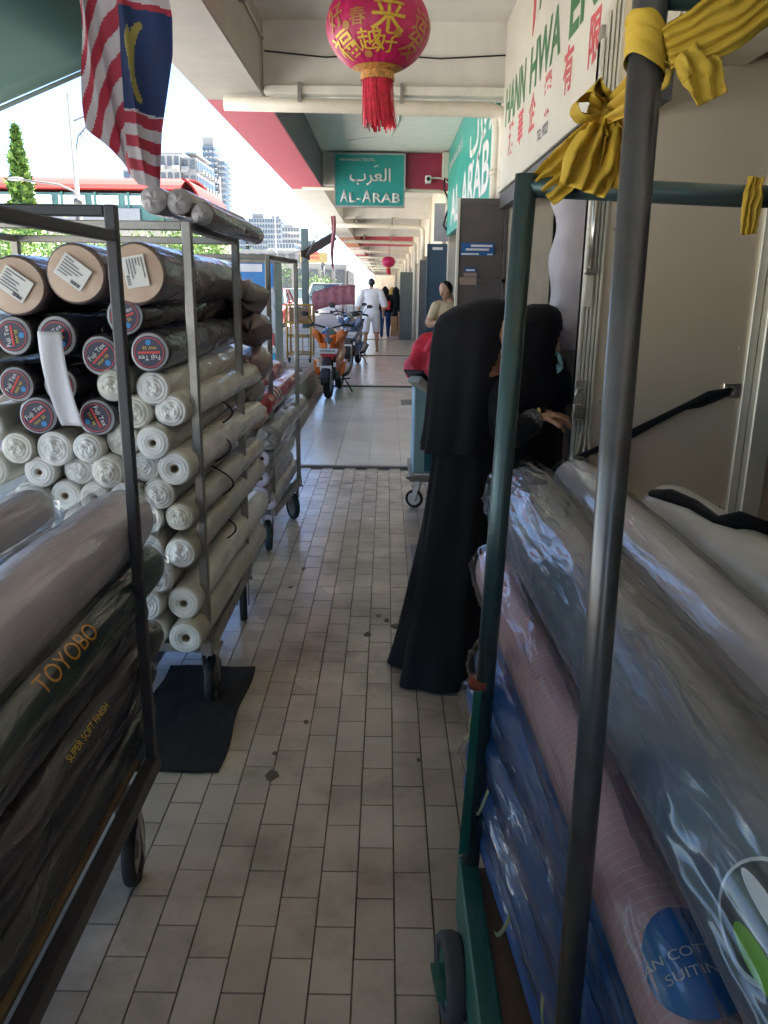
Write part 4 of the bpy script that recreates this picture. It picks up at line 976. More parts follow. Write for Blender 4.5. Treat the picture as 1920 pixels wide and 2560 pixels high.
f = MB(); f.grid(flagp, 80, 150, mfn=flagm)
tag(f.build('flag', fl_c, None, smooth=True), 'red, white and blue striped flag hanging folded at the upper left', 'flag')
f = MB(); f.grid(lambda u, v: (-1.14 + .10*u*(1-.5*v) + .015*math.sin(v*7), 17.0 + .05*math.sin(u*7+v*3), 2.95 - (.95+.12*u)*v), 12, 40, mfn=lambda u, v: 0 if (u*4) % 1 < .6 else 1)
tag(f.build('flag', fl_c[:2], None, smooth=True), 'narrow red and white flag hanging farther down the walkway', 'flag')

# ---- steel door leaf standing open at the right
dl = thing('door_leaf', 'open galvanised steel door leaf with bolts and padlock at the right', 'door', (1.1, 3.27, 0))
m = MB(); m.bx(.842, 1.44, 3.262, 3.295, .04, 2.62); m.build('sheet', m_leaf, dl)
for q in range(5):
    x = .766 + q*.0155; m = MB(); m.bx(x, x+.011, 3.235 + .004*(q % 2), 3.30, .03, 2.5 + .03*q - (.06 if q == 0 else 0)); m.build('edge_rib', m_alu, dl, bevel=.002)
m = MB(); m.bx(.766, .842, 3.262, 3.30, .03, 2.49); m.build('edge_channel', M('shaded_aluminium', (.35,.31,.26), .45, .6), dl)  # darker aluminium copy: shade between the ribs put into the colour
m = MB(); m.bx(1.44, 1.475, 3.245, 3.30, .04, 2.62); m.build('hinge_stile', m_alu, dl, bevel=.003)
m = MB(); m.tube([(.783, 3.215, 1.98), (.783, 3.215, 1.62)], .011, 12); m.tube([(.783, 3.215, 1.98), (.783, 3.235, 1.998)], .011, 10); bo = m.build('bolt_rod', m_chrome, dl, smooth=True)
m = MB(); m.bx(.760, .806, 3.205, 3.236, 1.625, 1.65); m.build('bolt_guide', m_chrome, dl, bevel=.004)
m = MB(); m.bx(.768, .800, 3.222, 3.236, 1.50, 1.62); m.build('bolt_plate', m_alu, dl, bevel=.003)
m = MB(); m.bx(.765, .797, 3.222, 3.236, 1.165, 1.22); m.build('hasp', m_chrome, dl, bevel=.003)
for q, x in enumerate((.795, .815, .835)): m = MB(); m.tube([(x, 3.225, .90 - .02*q), (x, 3.225, 1.0 - .02*q)], .0065, 8); m.build('hinge_pin', m_chrome, dl, smooth=True)
m = MB(); m.bx(1.365, 1.435, 3.25, 3.261, 1.15, 1.21); m.build('ring_plate', m_chrome, dl, bevel=.003)
m = MB(); m.tube([(1.385 + .022*math.cos(a), 3.245 - .004*math.sin(a), 1.18 + .018*math.sin(a)) for a in [i*2*math.pi/14 for i in range(15)]], .004, 6); m.build('ring', m_chrome, dl, smooth=True)
pl = thing('padlock', 'small chrome padlock hanging on the steel door edge', 'padlock', (.775, 3.2, 1.1))
m = MB(); m.bx(.752, .798, 3.197, 3.217, 1.06, 1.125); m.build('body', m_chrome, pl, bevel=.004, seg=2)
m = MB(); m.tube([(.76, 3.207, 1.12), (.76, 3.207, 1.165), (.766, 3.207, 1.182), (.776, 3.207, 1.188), (.786, 3.207, 1.182), (.790, 3.207, 1.165), (.790, 3.207, 1.12)], .0045, 8); m.build('shackle', m_chrome, pl, smooth=True)
rp2 = thing('rope', 'black rope tied from the door bolt to a ring plate', 'rope', (1.0, 3.22, 1.0))
m = MB(); m.tube([(.765, 3.20, .86), (.785, 3.20, .90), (.83, 3.21, .925), (.90, 3.225, .95), (.97, 3.225, .985), (1.10, 3.22, 1.06), (1.22, 3.22, 1.125), (1.30, 3.225, 1.165), (1.385, 3.235, 1.185)], [.014,.018,.012,.014,.02,.015,.014,.017,.010], 8); m.build('cord', m_abaya, rp2, smooth=True)
m = MB(); m.tube([(1.22, 3.23, 1.115), (1.27, 3.225, 1.125), (1.33, 3.23, 1.15), (1.385, 3.235, 1.175)], .011, 8); m.build('cord', m_abaya, rp2, smooth=True)
m = MB(); m.tube([(.93, 3.22, .95), (.95, 3.215, .88), (.945, 3.22, .78), (.955, 3.22, .68)], [.012,.02,.016,.012], 8); m.build('tail', m_abaya, rp2, smooth=True)
m = MB(); m.tube([(.768, 3.2, .88), (.762, 3.2, .80), (.765, 3.205, .6)], .016, 8); m.build('tail', m_abaya, rp2, smooth=True)
jm = MB(); jm.bx(1.478, 1.56, 3.20, 3.36, 0, 2.7); tag(jm.build('door_jamb', m_alu, bevel=.005), 'pale metal door jamb at the right edge', 'door frame')
nw = MB(); nw.bx(1.562, 4.0, 3.24, 3.34, 0, 3.3); struct(nw.build('shop_wall', m_leaf))
# ---- open leaves of the next shops
def leaf(label, x0, x1, y, zt, mt, z0=.03, edge=True):
    t = thing('door_leaf', label, 'door', ((x0+x1)/2, y, z0), 'open door leaves along the walkway')
    m = MB(); m.bx(x0+.02, x1, y, y+.035, z0, zt); m.build('sheet', mt, t)
    m = MB(); m.bx(x0, x0+.02, y-.012, y+.04, z0, zt); m.build('edge_strip', m_alu if edge else mt, t)
    for z in (z0+.02, .45*zt, .72*zt, zt-.03):
        m = MB(); m.bx(x0+.021, x1-.001, y-.010, y-.0005, z-.02, z+.02); m.build('rail', mt, t, bevel=.003)
    m = MB(); m.bx(x1-.03, x1, y-.010, y-.0005, z0, zt); m.build('rail', mt, t, bevel=.003)
    return t
l1 = leaf('dark brown grey door leaf with blue stickers behind the black-clad women', .565, .975, 6.88, 2.27, M('brown_grey_door', (.10,.085,.08), .55, var=.1))
def sticker(x0, x1, z0, z1, mt, lines):
    m = MB(); m.bx(x0, x1, 6.866, 6.868, z0, z1); o = m.build('sticker', mt, l1)
    for (a, b_, c, d) in lines:
        m = MB(); m.bx(x0+(x1-x0)*a, x0+(x1-x0)*b_, 6.8635, 6.865, z0+(z1-z0)*c, z0+(z1-z0)*d); m.build('print', m_wprint, o)
sticker(.60, .87, 1.83, 1.93, M('blue_sticker', (.01,.10,.30), .4), ((.3,.95,.68,.85), (.15,.85,.40,.56), (.02,.55,.06,.18), (.8,.97,.06,.16)))
sticker(.64, .73, 1.70, 1.735, M('blue_sticker', (.01,.10,.30), .4), ((.1,.9,.3,.6),)); sticker(.60, .74, 1.60, 1.66, M('worn_sticker', (.30,.22,.18), .6), ()); sticker(.63, .74, 1.665, 1.695, M('worn_sticker', (.30,.22,.18), .6), ())
l2 = leaf('dark blue door leaf with a small white plate beyond the leaning man', .62, 1.0, 13.05, 2.24, M('slate_blue_door', (.045,.085,.12), .5, var=.08), edge=False)
m = MB(); m.bx(.70, .86, 13.034, 13.038, 2.15, 2.19); m.build('plate', m_paper, l2)
leaf('grey green door leaf far down the walkway', .40, .84, 25.1, 2.05, M('grey_green_door', (.12,.14,.12), .6, var=.08), z0=.06, edge=False)
leaf('dark grey door leaf beyond the third shop', .72, .95, 19.0, 2.2, M('dark_grey_door', (.10,.10,.10), .6), z0=.05)
np_ = MB(); np_.bx(.70, .92, 12.75, 12.78, 2.26, 2.80); tag(np_.build('notice', M('mauve_notice', (.45,.38,.40), .7, var=.1)), 'pale mauve notice sheet above the dark blue door leaf', 'poster')
# cloth bundles inside the near shop doorway
for q, (x, y, z0, z1, r) in enumerate(((.865, 3.80, 1.30, 2.12, .135), (1.06, 3.95, 1.2, 2.15, .12))):
    t = thing('cloth_bundle', ['grey lilac wrapped cloth bundle standing in the doorway', 'grey wrapped cloth bundle deeper in the doorway'][q], 'cloth bundle', (x, y, z0), 'bundles in the doorway')
    m = MB()
    def bf(u, v, x=x, y=y, z0=z0, z1=z1, r=r, q=q):
        a = 2*math.pi*u; rr = r*(1 + .09*math.sin(v*17+q) + .10*noise.noise((math.cos(a)*2, math.sin(a)*2, v*5+q))) * min(1, .35 + 5*v, .35 + 5*(1-v))
        return (x + rr*math.cos(a) + .02*math.sin(v*4), y + rr*math.sin(a), z0 + (z1-z0)*v)
    m.grid(bf, 24, 30, wrap=True); m.build('cloth', M('grey_lilac_cloth', (.56,.50,.53), .7, var=.12, coat=.4, wrinkle=.6, wscale=(16,16,10)), t, smooth=True)
sr = thing('storage_rack', 'dim shelving of cloth inside the near shop', 'shelf', (2.4, 5.2, 0))
for x in (1.7, 3.2):
    for y in (4.2, 6.4): m = MB(); m.bx(x, x+.04, y, y+.04, 0, 2.4); m.build('upright', m_dsteel, sr)
for z in (.4, 1.0, 1.6, 2.2): m = MB(); m.bx(1.68, 3.25, 4.2, 6.44, z, z+.03); m.build('shelf', m_dsteel, sr)

# rivets on the steel leaf, conduits and boxes on the wall and ceiling
for q in range(11): m = MB(); m.ell((.872, 3.2605, .25 + .22*q), (.006, .003, .006), 8, 5); m.build('rivet', m_chrome, dl, smooth=True)
for q in range(11): m = MB(); m.ell((1.415, 3.2605, .25 + .22*q), (.006, .003, .006), 8, 5); m.build('rivet', m_chrome, dl, smooth=True)
cd = thing('conduit', 'thin cream conduit running along the top of the right wall', 'pipe', (.9, 5, 3.5))
m = MB(); m.tube([(.93, -2, 3.535), (.93, 6.98, 3.535)], .011, 8); m.build('pipe', m_pipe, cd, smooth=True)
c2 = thing('conduit', 'thin conduit with a junction box along the near edge beam', 'pipe', (-.98, 5, 3.4))
m = MB(); m.tube([(-.985, -2, 3.42), (-.985, 6.95, 3.42)], .010, 8); m.build('pipe', m_pipe, c2, smooth=True)
m = MB(); m.bx(-.999, -.95, 5.9, 6.0, 3.37, 3.47); m.build('junction_box', M('grey_plastic', (.45,.44,.40), .5), c2, bevel=.006)
c3 = thing('cable', 'loose black cable clipped along the nearest ceiling beam', 'cable', (0, 6.98, 3.3))
m = MB(); m.tube([(-.98, 6.985, 3.34), (-.5, 6.985, 3.30), (-.1, 6.985, 3.325), (.4, 6.985, 3.30), (.92, 6.985, 3.33)], .006, 6); m.build('cable', m_black, c3, smooth=True)
# ================================================================== PEOPLE
def loft(secs, n=120, folds=(), cx_lean=None, skip=None, close_top=True):
    """secs: (z, cx, cy, rx, ry, fold amplitude) from the bottom up; folds: list of (count, phase, twist)"""
    mb = MB(); k = len(secs)
    fine = []
    steps = 5
    for i in range(k-1):
        for s in range(steps):
            f = s/steps; f2 = f
            fine.append(tuple(a + (b-a)*f2 for a, b in zip(secs[i], secs[i+1])))
    fine.append(secs[-1])
    V = []
    for (z, cx, cy, rx, ry, am) in fine:
        for j in range(n):
            a = 2*math.pi*j/n
            q = 1 + sum(am*w*math.sin(c*a + ph + tw*z) for (c, ph, tw, w) in folds) + am*.5*noise.noise((math.cos(a)*2, math.sin(a)*2, z*3))
            V.append((cx + rx*q*math.cos(a), cy + ry*q*math.sin(a), z))
    F = []
    for i in range(len(fine)-1):
        for j in range(n):
            if skip and skip(2*math.pi*(j+.5)/n, (fine[i][0]+fine[i+1][0])/2): continue
            F.append([i*n+j, i*n+(j+1)%n, (i+1)*n+(j+1)%n, (i+1)*n+j])
    if close_top: F.append([(len(fine)-1)*n+j for j in range(n)])
    mb.add(V, F); return mb
FOLD = ((3, .9, .6, .6), (5, .4, 1.2, .6), (8, 2.0, -1.4, .45), (13, 1.0, 1.1, .16))

def head_mb(c, r, face, tilt=0.0, mb=None):
    """head with nose, brow, lips, chin, ear and neck; face = unit vector (horizontal)"""
    mb = mb or MB(); c = Vector(c); f = Vector(face).normalized(); s = Vector((-f.y, f.x, 0)); u = Vector((0,0,1))
    if tilt: q = Quaternion(s, tilt); f = q @ f; u = q @ u
    rot = Matrix((f, s, u)).transposed()
    P = lambda x, y, z: c + f*x*r + s*y*r + u*z*r
    mb.ell(c + u*.12*r, (r*.98, r*.80, r*1.05), 18, 12, rot)            # skull
    mb.ell(P(.18, 0, -.48), (r*.72, r*.62, r*.72), 16, 10, rot)         # jaw
    mb.ell(P(.72, 0, -.98), (r*.22, r*.26, r*.18), 10, 8, rot)          # chin
    capsule(mb, P(.92, 0, .12), P(1.14, 0, -.26), r*.10, r*.15)         # nose
    mb.ell(P(.98, 0, -.30), (r*.16, r*.20, r*.10), 10, 8, rot)
    capsule(mb, P(.84, -.34, .24), P(.84, .34, .24), r*.13, r*.13)      # brow
    mb.ell(P(.86, 0, -.58), (r*.16, r*.26, r*.07), 10, 8, rot); mb.ell(P(.84, 0, -.72), (r*.16, r*.24, r*.08), 10, 8, rot)
    for q in (-1, 1): mb.ell(P(-.05, q*.82, -.08), (r*.20, r*.10, r*.30), 10, 8, rot); mb.ell(P(.66, q*.42, -.25), (r*.24, r*.22, r*.24), 10, 8, rot)
    capsule(mb, P(-.1, 0, -.6), P(-.22, 0, -1.75), r*.50, r*.55)
    return mb, P
def eyes(P, r, parent, mt=None):
    for q in (-1, 1):
        m = MB(); m.ell(P(.80, q*.34, .03), (r*.085,)*3, 10, 8); m.build('eye', M('dark_eye', (.02,.015,.012), .2), parent, smooth=True)

def hand_mb(mb, wrist, d, palm_n, s=1.0, curl=.5, spread=.25):
    """palm and five bent fingers of unequal length; d = direction of the fingers, palm_n = where the palm faces"""
    w = Vector(wrist); d = Vector(d).normalized(); nrm = Vector(palm_n); nrm = (nrm - d*nrm.dot(d)).normalized(); sd = d.cross(nrm)
    pc = w + d*.045*s
    mb.ell(pc, (.048*s, .040*s, .016*s), 12, 8, Matrix((d, sd, nrm)).transposed())
    for i, (off, L_) in enumerate(((-.030, .066), (-.011, .076), (.010, .072), (.029, .056))):
        p = w + d*.078*s + sd*off*s; dd = (d + sd*off*spread*8).normalized(); r = .0088*s
        for k, f in enumerate((.42, .33, .25)):
            ang = curl*(.6 + .5*k); dd = (dd*math.cos(ang*.8) + nrm*math.sin(ang*.8)).normalized(); nx = dd
            q = p + dd*L_*f*s; capsule(mb, p, q, r, r*.92, 8); p = q; r *= .93
    p = w + d*.022*s - sd*.034*s; dd = (d*.75 - sd*.6 + nrm*.35).normalized()
    for f in (.036, .028):
        q = p + dd*f*s; capsule(mb, p, q, .0105*s, .0095*s, 8); p = q; dd = (dd + nrm*.35 + sd*.2).normalized()
    return mb

# ---- woman in front: long black abaya and head cover, bending towards the shop
w1 = thing('person', 'person in a long black abaya bending towards the shop, back to us', 'person', (.29, 3.12, 0))
mb, P1 = head_mb((.392, 3.085, 1.385), .092, (1, -.42, 0), R(22))
mb.ell((.33, 3.12, 1.18), (.13, .11, .20)); capsule(mb, (.33, 3.12, 1.2), (.30, 3.12, .7), .12, .11); capsule(mb, (.30, 3.10, .7), (.27, 3.08, .06), .09, .05)
capsule(mb, (.40, 3.06, 1.22), (.47, 3.02, 1.03), .05, .045); capsule(mb, (.47, 3.02, 1.03), (.575, 3.06, 1.085), .04, .030)
hand_mb(mb, (.585, 3.065, 1.09), (1, .12, .05), (.1, 0, -1), 1.0, .75)
me = remesh(mb, 'body', .0055, [m_skin, m_abaya], lambda c: 0, 5, .5); place('body', me, w1)
eyes(P1, .092, w1)
ab = loft([(.012,.285,3.10,.245,.215,.17), (.10,.290,3.105,.232,.20,.16), (.41,.305,3.12,.194,.175,.12), (.65,.318,3.125,.168,.155,.08), (.95,.335,3.13,.148,.135,.04), (1.15,.345,3.13,.14,.13,.03), (1.26,.35,3.13,.10,.10,.02)], folds=FOLD)
ab.build('abaya', m_abaya, w1, smooth=True)
kh = loft([(.955,.300,3.12,.168,.150,.10), (1.0,.302,3.12,.164,.148,.09), (1.1,.308,3.12,.160,.150,.07), (1.25,.318,3.12,.158,.150,.05), (1.35,.325,3.12,.158,.145,.035), (1.43,.333,3.12,.152,.135,.02), (1.465,.340,3.12,.138,.12,.012), (1.492,.357,3.115,.113,.10,.008), (1.511,.373,3.11,.087,.078,.005), (1.523,.384,3.105,.058,.052,.003), (1.530,.390,3.105,.026,.024,0)],
          folds=FOLD, skip=lambda a, z: (1.25 < z < 1.385 and (a < .6 or a > 5.10 + (z-1.25)*3.4)))
kh.build('head_cover', m_abaya, w1, smooth=True, solid=.003)
sl = MB(); sl.tube([(.38, 3.07, 1.22), (.46, 3.02, 1.06), (.50, 3.02, 1.035), (.545, 3.045, 1.062), (.575, 3.06, 1.085)], [.07, .065, .055, .050, .040], 16); sl.build('sleeve', m_abaya, w1, smooth=True)
m_pat = M('black_white_woven_cuff', (.05,.05,.055), .8, var=.3, dirt=1.0, dirt_col=(.55,.55,.57), dscale=90)
sl = MB(); sl.tube([(.520, 3.030, 1.048), (.545, 3.045, 1.064), (.575, 3.060, 1.087), (.584, 3.065, 1.092)], [.046, .047, .043, .036], 18, cap=False); sl.build('cuff', m_pat, w1, smooth=True)
m = MB(); m.tube([(.590 + .0*i, 3.067 + .031*math.cos(i*math.pi/8), 1.093 + .031*math.sin(i*math.pi/8)) for i in range(17)], .004, 6); m.build('bracelet', M('gold_bangle', (.7,.45,.08), .3, .9), w1, smooth=True)
m = MB(); m.ell((.455, 3.04, 1.275), (.03, .04, .018)); m.build('collar', M('magenta_cloth', (.42,.01,.10), .7), w1, smooth=True)

# ---- woman beside her, profile to the right
w2 = thing('person', 'person in black head cover seen in profile beside the steel door', 'person', (.68, 3.80, 0))
mb, P2 = head_mb((.692, 3.715, 1.362), .094, (1, -.30, 0), R(20))
mb.ell((.66, 3.8, 1.10), (.17, .12, .20)); capsule(mb, (.64, 3.8, 1.1), (.62, 3.82, .6), .14, .13); capsule(mb, (.62, 3.8, .6), (.62, 3.8, .05), .10, .05)
capsule(mb, (.60, 3.66, 1.18), (.63, 3.56, .98), .05, .045); capsule(mb, (.63, 3.56, .98), (.72, 3.5, 1.03), .04, .03)
hand_mb(mb, (.725, 3.5, 1.035), (1, 0, -.25), (0, .3, -1), 1.0, .9)
me = remesh(mb, 'body', .006, [m_skin], None, 5, .5); place('body', me, w2)
eyes(P2, .094, w2)
ab = loft([(.012,.63,3.80,.24,.20,.08), (.4,.635,3.80,.215,.18,.06), (.9,.645,3.80,.195,.165,.04), (1.12,.65,3.79,.20,.16,.03), (1.24,.665,3.78,.165,.14,.02), (1.30,.68,3.77,.09,.09,.01)], folds=FOLD); ab.build('abaya', m_abaya, w2, smooth=True)
kh = loft([(1.05,.655,3.78,.205,.170,.06), (1.16,.66,3.78,.200,.165,.05), (1.26,.655,3.765,.165,.15,.04), (1.33,.672,3.745,.130,.125,.02), (1.38,.676,3.735,.128,.122,.015), (1.43,.680,3.73,.118,.114,.01), (1.465,.686,3.73,.100,.096,.008), (1.488,.69,3.73,.074,.07,.005), (1.501,.692,3.73,.038,.036,0)],
          folds=FOLD, skip=lambda a, z: (1.255 < z < 1.395 and (a < .7 or a > 5.35 + (z-1.255)*2.2)))
kh.build('head_cover', m_abaya, w2, smooth=True, solid=.003)
sl = MB(); sl.tube([(.60, 3.67, 1.2), (.62, 3.58, 1.02), (.65, 3.545, .985), (.72, 3.505, 1.03)], [.075, .068, .058, .046], 16); sl.build('sleeve', m_abaya, w2, smooth=True)
m = MB(); m.grid(lambda u, v: (.768 + .024*math.sin(v*math.pi), 3.675 + .10*(u-.5), 1.300 - .06*v - .02*(u-.5)**2*8), 8, 6); m.build('face_mask', M('pale_blue_mask', (.30,.55,.62), .7), w2, smooth=True, solid=.003)

# ---- generic figure for the others: one continuous remeshed body, clothes by region
def figure(label, loc, build, mats, matfn, voxel, parts=()):
    t = thing('person', label, 'person', loc)
    mb = MB(); build(mb); me = remesh(mb, 'body', voxel, mats, matfn, 4, .5); o = place('body', me, t, world=False)
    for nm, fn_, mt in parts:
        m = MB(); fn_(m); m.build(nm, mt, t, smooth=True, world=False)
    return t
m_wcloth = M('white_cotton', (.70,.70,.72), .85, var=.06, scale=9)
def man_white(mb):
    head_mb((.0, .01, 1.655), .098, (0, 1, 0), 0, mb)
    mb.ell((0, 0, 1.36), (.215, .125, .17)); mb.ell((0, 0, 1.15), (.20, .135, .22)); mb.ell((0, 0, .95), (.215, .14, .20)); capsule(mb, (-.16, 0, 1.45), (.16, 0, 1.45), .075, .075)
    for s, f in ((-1, -.12), (1, .12)):
        capsule(mb, (s*.21, 0, 1.43), (s*.30, .02*s, 1.20), .085, .095); capsule(mb, (s*.30, .02*s, 1.20), (s*.325, .03*s, 1.12), .095, .085)      # wide sleeve
        capsule(mb, (s*.30, .02*s, 1.18), (s*.30, .10 + f, .93), .045, .034); mb.ell((s*.30, .14 + f, .87), (.03, .04, .07))
        capsule(mb, (s*.10, 0, .92), (s*.13, f*.8, .55), .115, .105); capsule(mb, (s*.13, f*.8, .56), (s*.135, f*.9, .50), .105, .10)                          # shorts
        capsule(mb, (s*.13, f*.8, .55), (s*.14, f*.8 - .02, .30), .06, .055); capsule(mb, (s*.14, f*.8-.02, .30), (s*.145, f - .04, .09), .05, .036)
        capsule(mb, (s*.145, f-.06, .045), (s*.165, f+.12, .035), .042, .036)
figure('person in loose white shirt and shorts walking away in sandals', (-.375, 20.2, .045), man_white, [m_wcloth, m_skin2, m_hair, m_dsteel],
       lambda c: (3 if c.z < .035 else 1 if c.z < .485 else 2 if (c.z > 1.565 and c.y < .06) or c.z > 1.72 else 1 if c.z > 1.51 else 1 if (abs(c.x) > .235 and c.z < 1.085) else 0), .012)
m_beige = M('cream_tshirt', (.60,.47,.27), .85, var=.07)
def man_beige(mb):
    head_mb((-.03, -.06, 1.545), .098, (-.75, -.66, 0), R(24), mb)
    mb.ell((.02, 0, 1.23), (.20, .135, .18)); mb.ell((.02, 0, 1.02), (.175, .125, .22)); capsule(mb, (-.12, 0, 1.34), (.16, 0, 1.34), .075, .075)
    capsule(mb, (-.15, -.02, 1.33), (-.235, -.10, 1.13), .075, .062)
    capsule(mb, (-.235, -.10, 1.10), (-.06, -.24, 1.15), .045, .034); hand_mb(mb, (-.05, -.25, 1.155), (.75, -.2, .45), (0, .3, 1), 1.0, .8)
    capsule(mb, (.19, -.02, 1.33), (.24, -.10, 1.13), .075, .06); capsule(mb, (.24, -.10, 1.10), (.05, -.24, 1.12), .044, .034); hand_mb(mb, (.03, -.25, 1.125), (-.75, -.2, .45), (0, .3, 1), 1.0, .8)
    for s in (-1, 1): capsule(mb, (s*.09+.02, 0, .90), (s*.11+.02, -.02, .50), .105, .085); capsule(mb, (s*.11+.02, -.02, .50), (s*.12+.02, 0, .08), .08, .065); capsule(mb, (s*.12+.02, -.03, .05), (s*.13, -.16, .045), .045, .04)
figure('person in cream t-shirt leaning by the wall looking at a phone', (.80, 10.8, .015), man_beige, [m_beige, m_skin2, m_hair, M('pale_grey_trousers', (.42,.44,.38), .85), m_black],
       lambda c: (2 if (c.z > 1.47 and (c.x+.03)*-.75 + (c.y+.06)*-.66 < .025 + (c.z-1.53)*.55 and c.z > 1.50) or c.z > 1.625 else 1 if c.z > 1.395 else 1 if (c.z < 1.19 and c.z > 1.03 and (c.y < -.125 or abs(c.x-.01) > .215)) else 0 if c.z > .85 else 3 if c.z > .09 else 4), .008,
       [('phone', lambda m: m.obx((-.005, -.31, 1.20), (.075, .012, .15), Matrix.Rotation(R(-40), 3, 'X')), m_black)])
def woman_far(mb):
    head_mb((0, 0, 1.48), .095, (0, 1, 0), 0, mb); mb.ell((0, -.02, 1.42), (.13, .12, .14)); mb.ell((0, 0, 1.15), (.20, .14, .24)); mb.ell((0, 0, .92), (.19, .14, .16))
    for s in (-1, 1):
        capsule(mb, (s*.19, 0, 1.28), (s*.24, .0, 1.0), .06, .05); capsule(mb, (s*.24, 0, 1.0), (s*.22, .08, .80), .045, .035)
        capsule(mb, (s*.09, 0, .85), (s*.10, s*.08, .45), .10, .075); capsule(mb, (s*.10, s*.08, .45), (s*.10, s*.12, .08), .07, .05); capsule(mb, (s*.10, s*.12-.03, .05), (s*.11, s*.12+.1, .04), .04, .035)
m_jean = M('blue_jeans', (.02,.05,.14), .85)
wf = figure('person in black head cover and blue jeans with a red bag', (-.05, 26.0, .05), woman_far, [m_abaya, m_jean, m_skin], lambda c: 1 if .06 < c.z < .80 else 2 if c.z < .06 else 0, .014)
rbag = thing('shoulder_bag', 'bright red bag on the back of the far person in jeans', 'bag', (-.02, 25.82, 1.0))
m = MB(); m.bx(-.16, .12, 25.72, 25.86, .93, 1.20); m.build('bag', M('red_bag', (.55,.02,.04), .5), rbag, bevel=.04, seg=3)
m = MB(); m.tube([(-.14, 25.8, 1.18), (-.12, 25.84, 1.35), (-.08, 25.9, 1.40)], .015, 6); m.build('strap', M('red_bag', (.55,.02,.04), .5), rbag, smooth=True)
figure('person in dark clothes browsing far down the walkway', (.32, 29.0, .05), woman_far, [m_abaya, M('dark_cloth', (.03,.03,.035), .85), m_skin], lambda c: 1 if c.z < .80 else 0, .016)
figure('person in a yellow top far down the walkway', (.22, 33.0, .055), woman_far, [M('yellow_top', (.45,.30,.05), .85), M('dark_cloth', (.03,.03,.035), .85), m_skin], lambda c: 1 if c.z < .80 else 0, .016)
# ================================================================== THINGS ALONG THE WALKWAY
dm = MB()
dm.grid(lambda u, v: (-.90 + .36*u + .008*math.sin(v*9), 2.33 + .76*v + .006*math.sin(u*6), .008 + .004*noise.noise((u*6, v*9, 1))), 10, 18)
tag(dm.build('floor_mat', M('black_mat', (.012,.011,.010), .95, var=.4, scale=60, bump=.5, bscale=200), None, solid=.008), 'black floor mat lying under the grey trolley', 'mat')
gc = thing('drain_cover', 'grey metal drain cover set in the pale tiles', 'drain cover', (.33, 11.35, .02))
m = MB(); m.bx(.22, .46, 11.1, 11.6, .012, .017); m.build('plate', M('dull_zinc', (.24,.23,.20), .6, .3, dirt=.4), gc)
for q in range(7): m = MB(); m.bx(.225, .245, 11.13 + q*.065, 11.16 + q*.065, .017, .021); m.build('bar', m_gsteel, gc)
# light blue bin trolley with red cloth
bt = thing('bin_trolley', 'pale blue box trolley heaped with red cloth beside the black-clad person', 'trolley', (.45, 5.9, 0))
m = MB(); m.bx(.205, .80, 5.66, 6.2, .27, .93); m.build('box', M('pale_blue_plastic', (.36,.58,.66), .45, var=.06), bt, bevel=.012, seg=2)
m = MB(); m.bx(.285, .80, 5.652, 5.66, .29, .80); m.build('front_panel', M('deep_teal_plastic', (.015,.14,.22), .45), bt, bevel=.003)
for (x0, x1, y0, y1) in ((.18, .215, 5.60, 6.25), (.80, .83, 5.60, 6.25), (.215, .80, 5.60, 5.645), (.215, .80, 6.2, 6.25)):
    m = MB(); m.bx(x0, x1, y0, y1, .225, .265); m.build('base_bar', m_gsteel, bt, bevel=.004)
m = MB(); m.bar((.19, 5.55, 1.02), (.26, 5.72, .93), .14, .012); m.build('lid_edge', M('black_trim', (.02,.02,.02), .3), bt)
m = MB(); m.bar((.20, 5.60, .96), (.30, 5.70, .86), .10, .05); m.build('clamp', M('off_white_plastic', (.62,.60,.52), .5), bt)
for (x, y, a) in ((.255, 5.72, 1.2), (.76, 5.72, .3), (.255, 6.15, .2), (.76, 6.15, .8)): caster(bt, x, y, .215, r=.068, wid=.03, ang=a, hubm=m_chrome)
m = MB(); m.add([(.15,5.60,.262),(.22,5.60,.272),(.23,5.66,.25),(.17,5.66,.232),(.15,5.60,.257),(.22,5.60,.267),(.23,5.66,.245),(.17,5.66,.227)], [[0,1,2,3],[7,6,5,4],[0,4,5,1],[1,5,6,2],[2,6,7,3],[3,7,4,0]]); m.build('brake_pedal', m_chrome, bt)
rc = thing('red_cloth', 'bunched bright red cloth heaped in the pale blue box trolley', 'cloth', (.45, 5.9, .93))
def redf(u, v):
    a = 2*math.pi*u; k = 1 + .18*noise.noise((math.cos(a)*3, math.sin(a)*3, v*6)) + .10*math.sin(9*a + 5*v)
    h = .93 + .34*(1-(1-v)**2.2) + .03*noise.noise((u*20, v*8, 3)); rr = .27*(1-v**2.4) + .01
    return (.46 + rr*k*math.cos(a), 5.9 + rr*k*math.sin(a)*.85, h)
m = MB(); m.grid(redf, 60, 26, wrap=True); m.build('cloth', M('scarlet_cloth', (.55,.012,.035), .6, var=.2, bump=.2, bscale=60), rc, smooth=True)
gt = thing('ribbed_panel', 'small ribbed white panel on the floor behind the black skirt', 'panel', (.22, 4.6, 0))
m = MB(); m.bx(.165, .40, 4.42, 4.80, .004, .012); m.build('panel', M('dull_white_plastic', (.5,.5,.49), .5), gt)
for q in range(9): m = MB(); m.bx(.167, .398, 4.44 + q*.04, 4.455 + q*.04, .012, .020); m.build('rib', M('grey_plastic_rib', (.33,.33,.34), .5), gt)
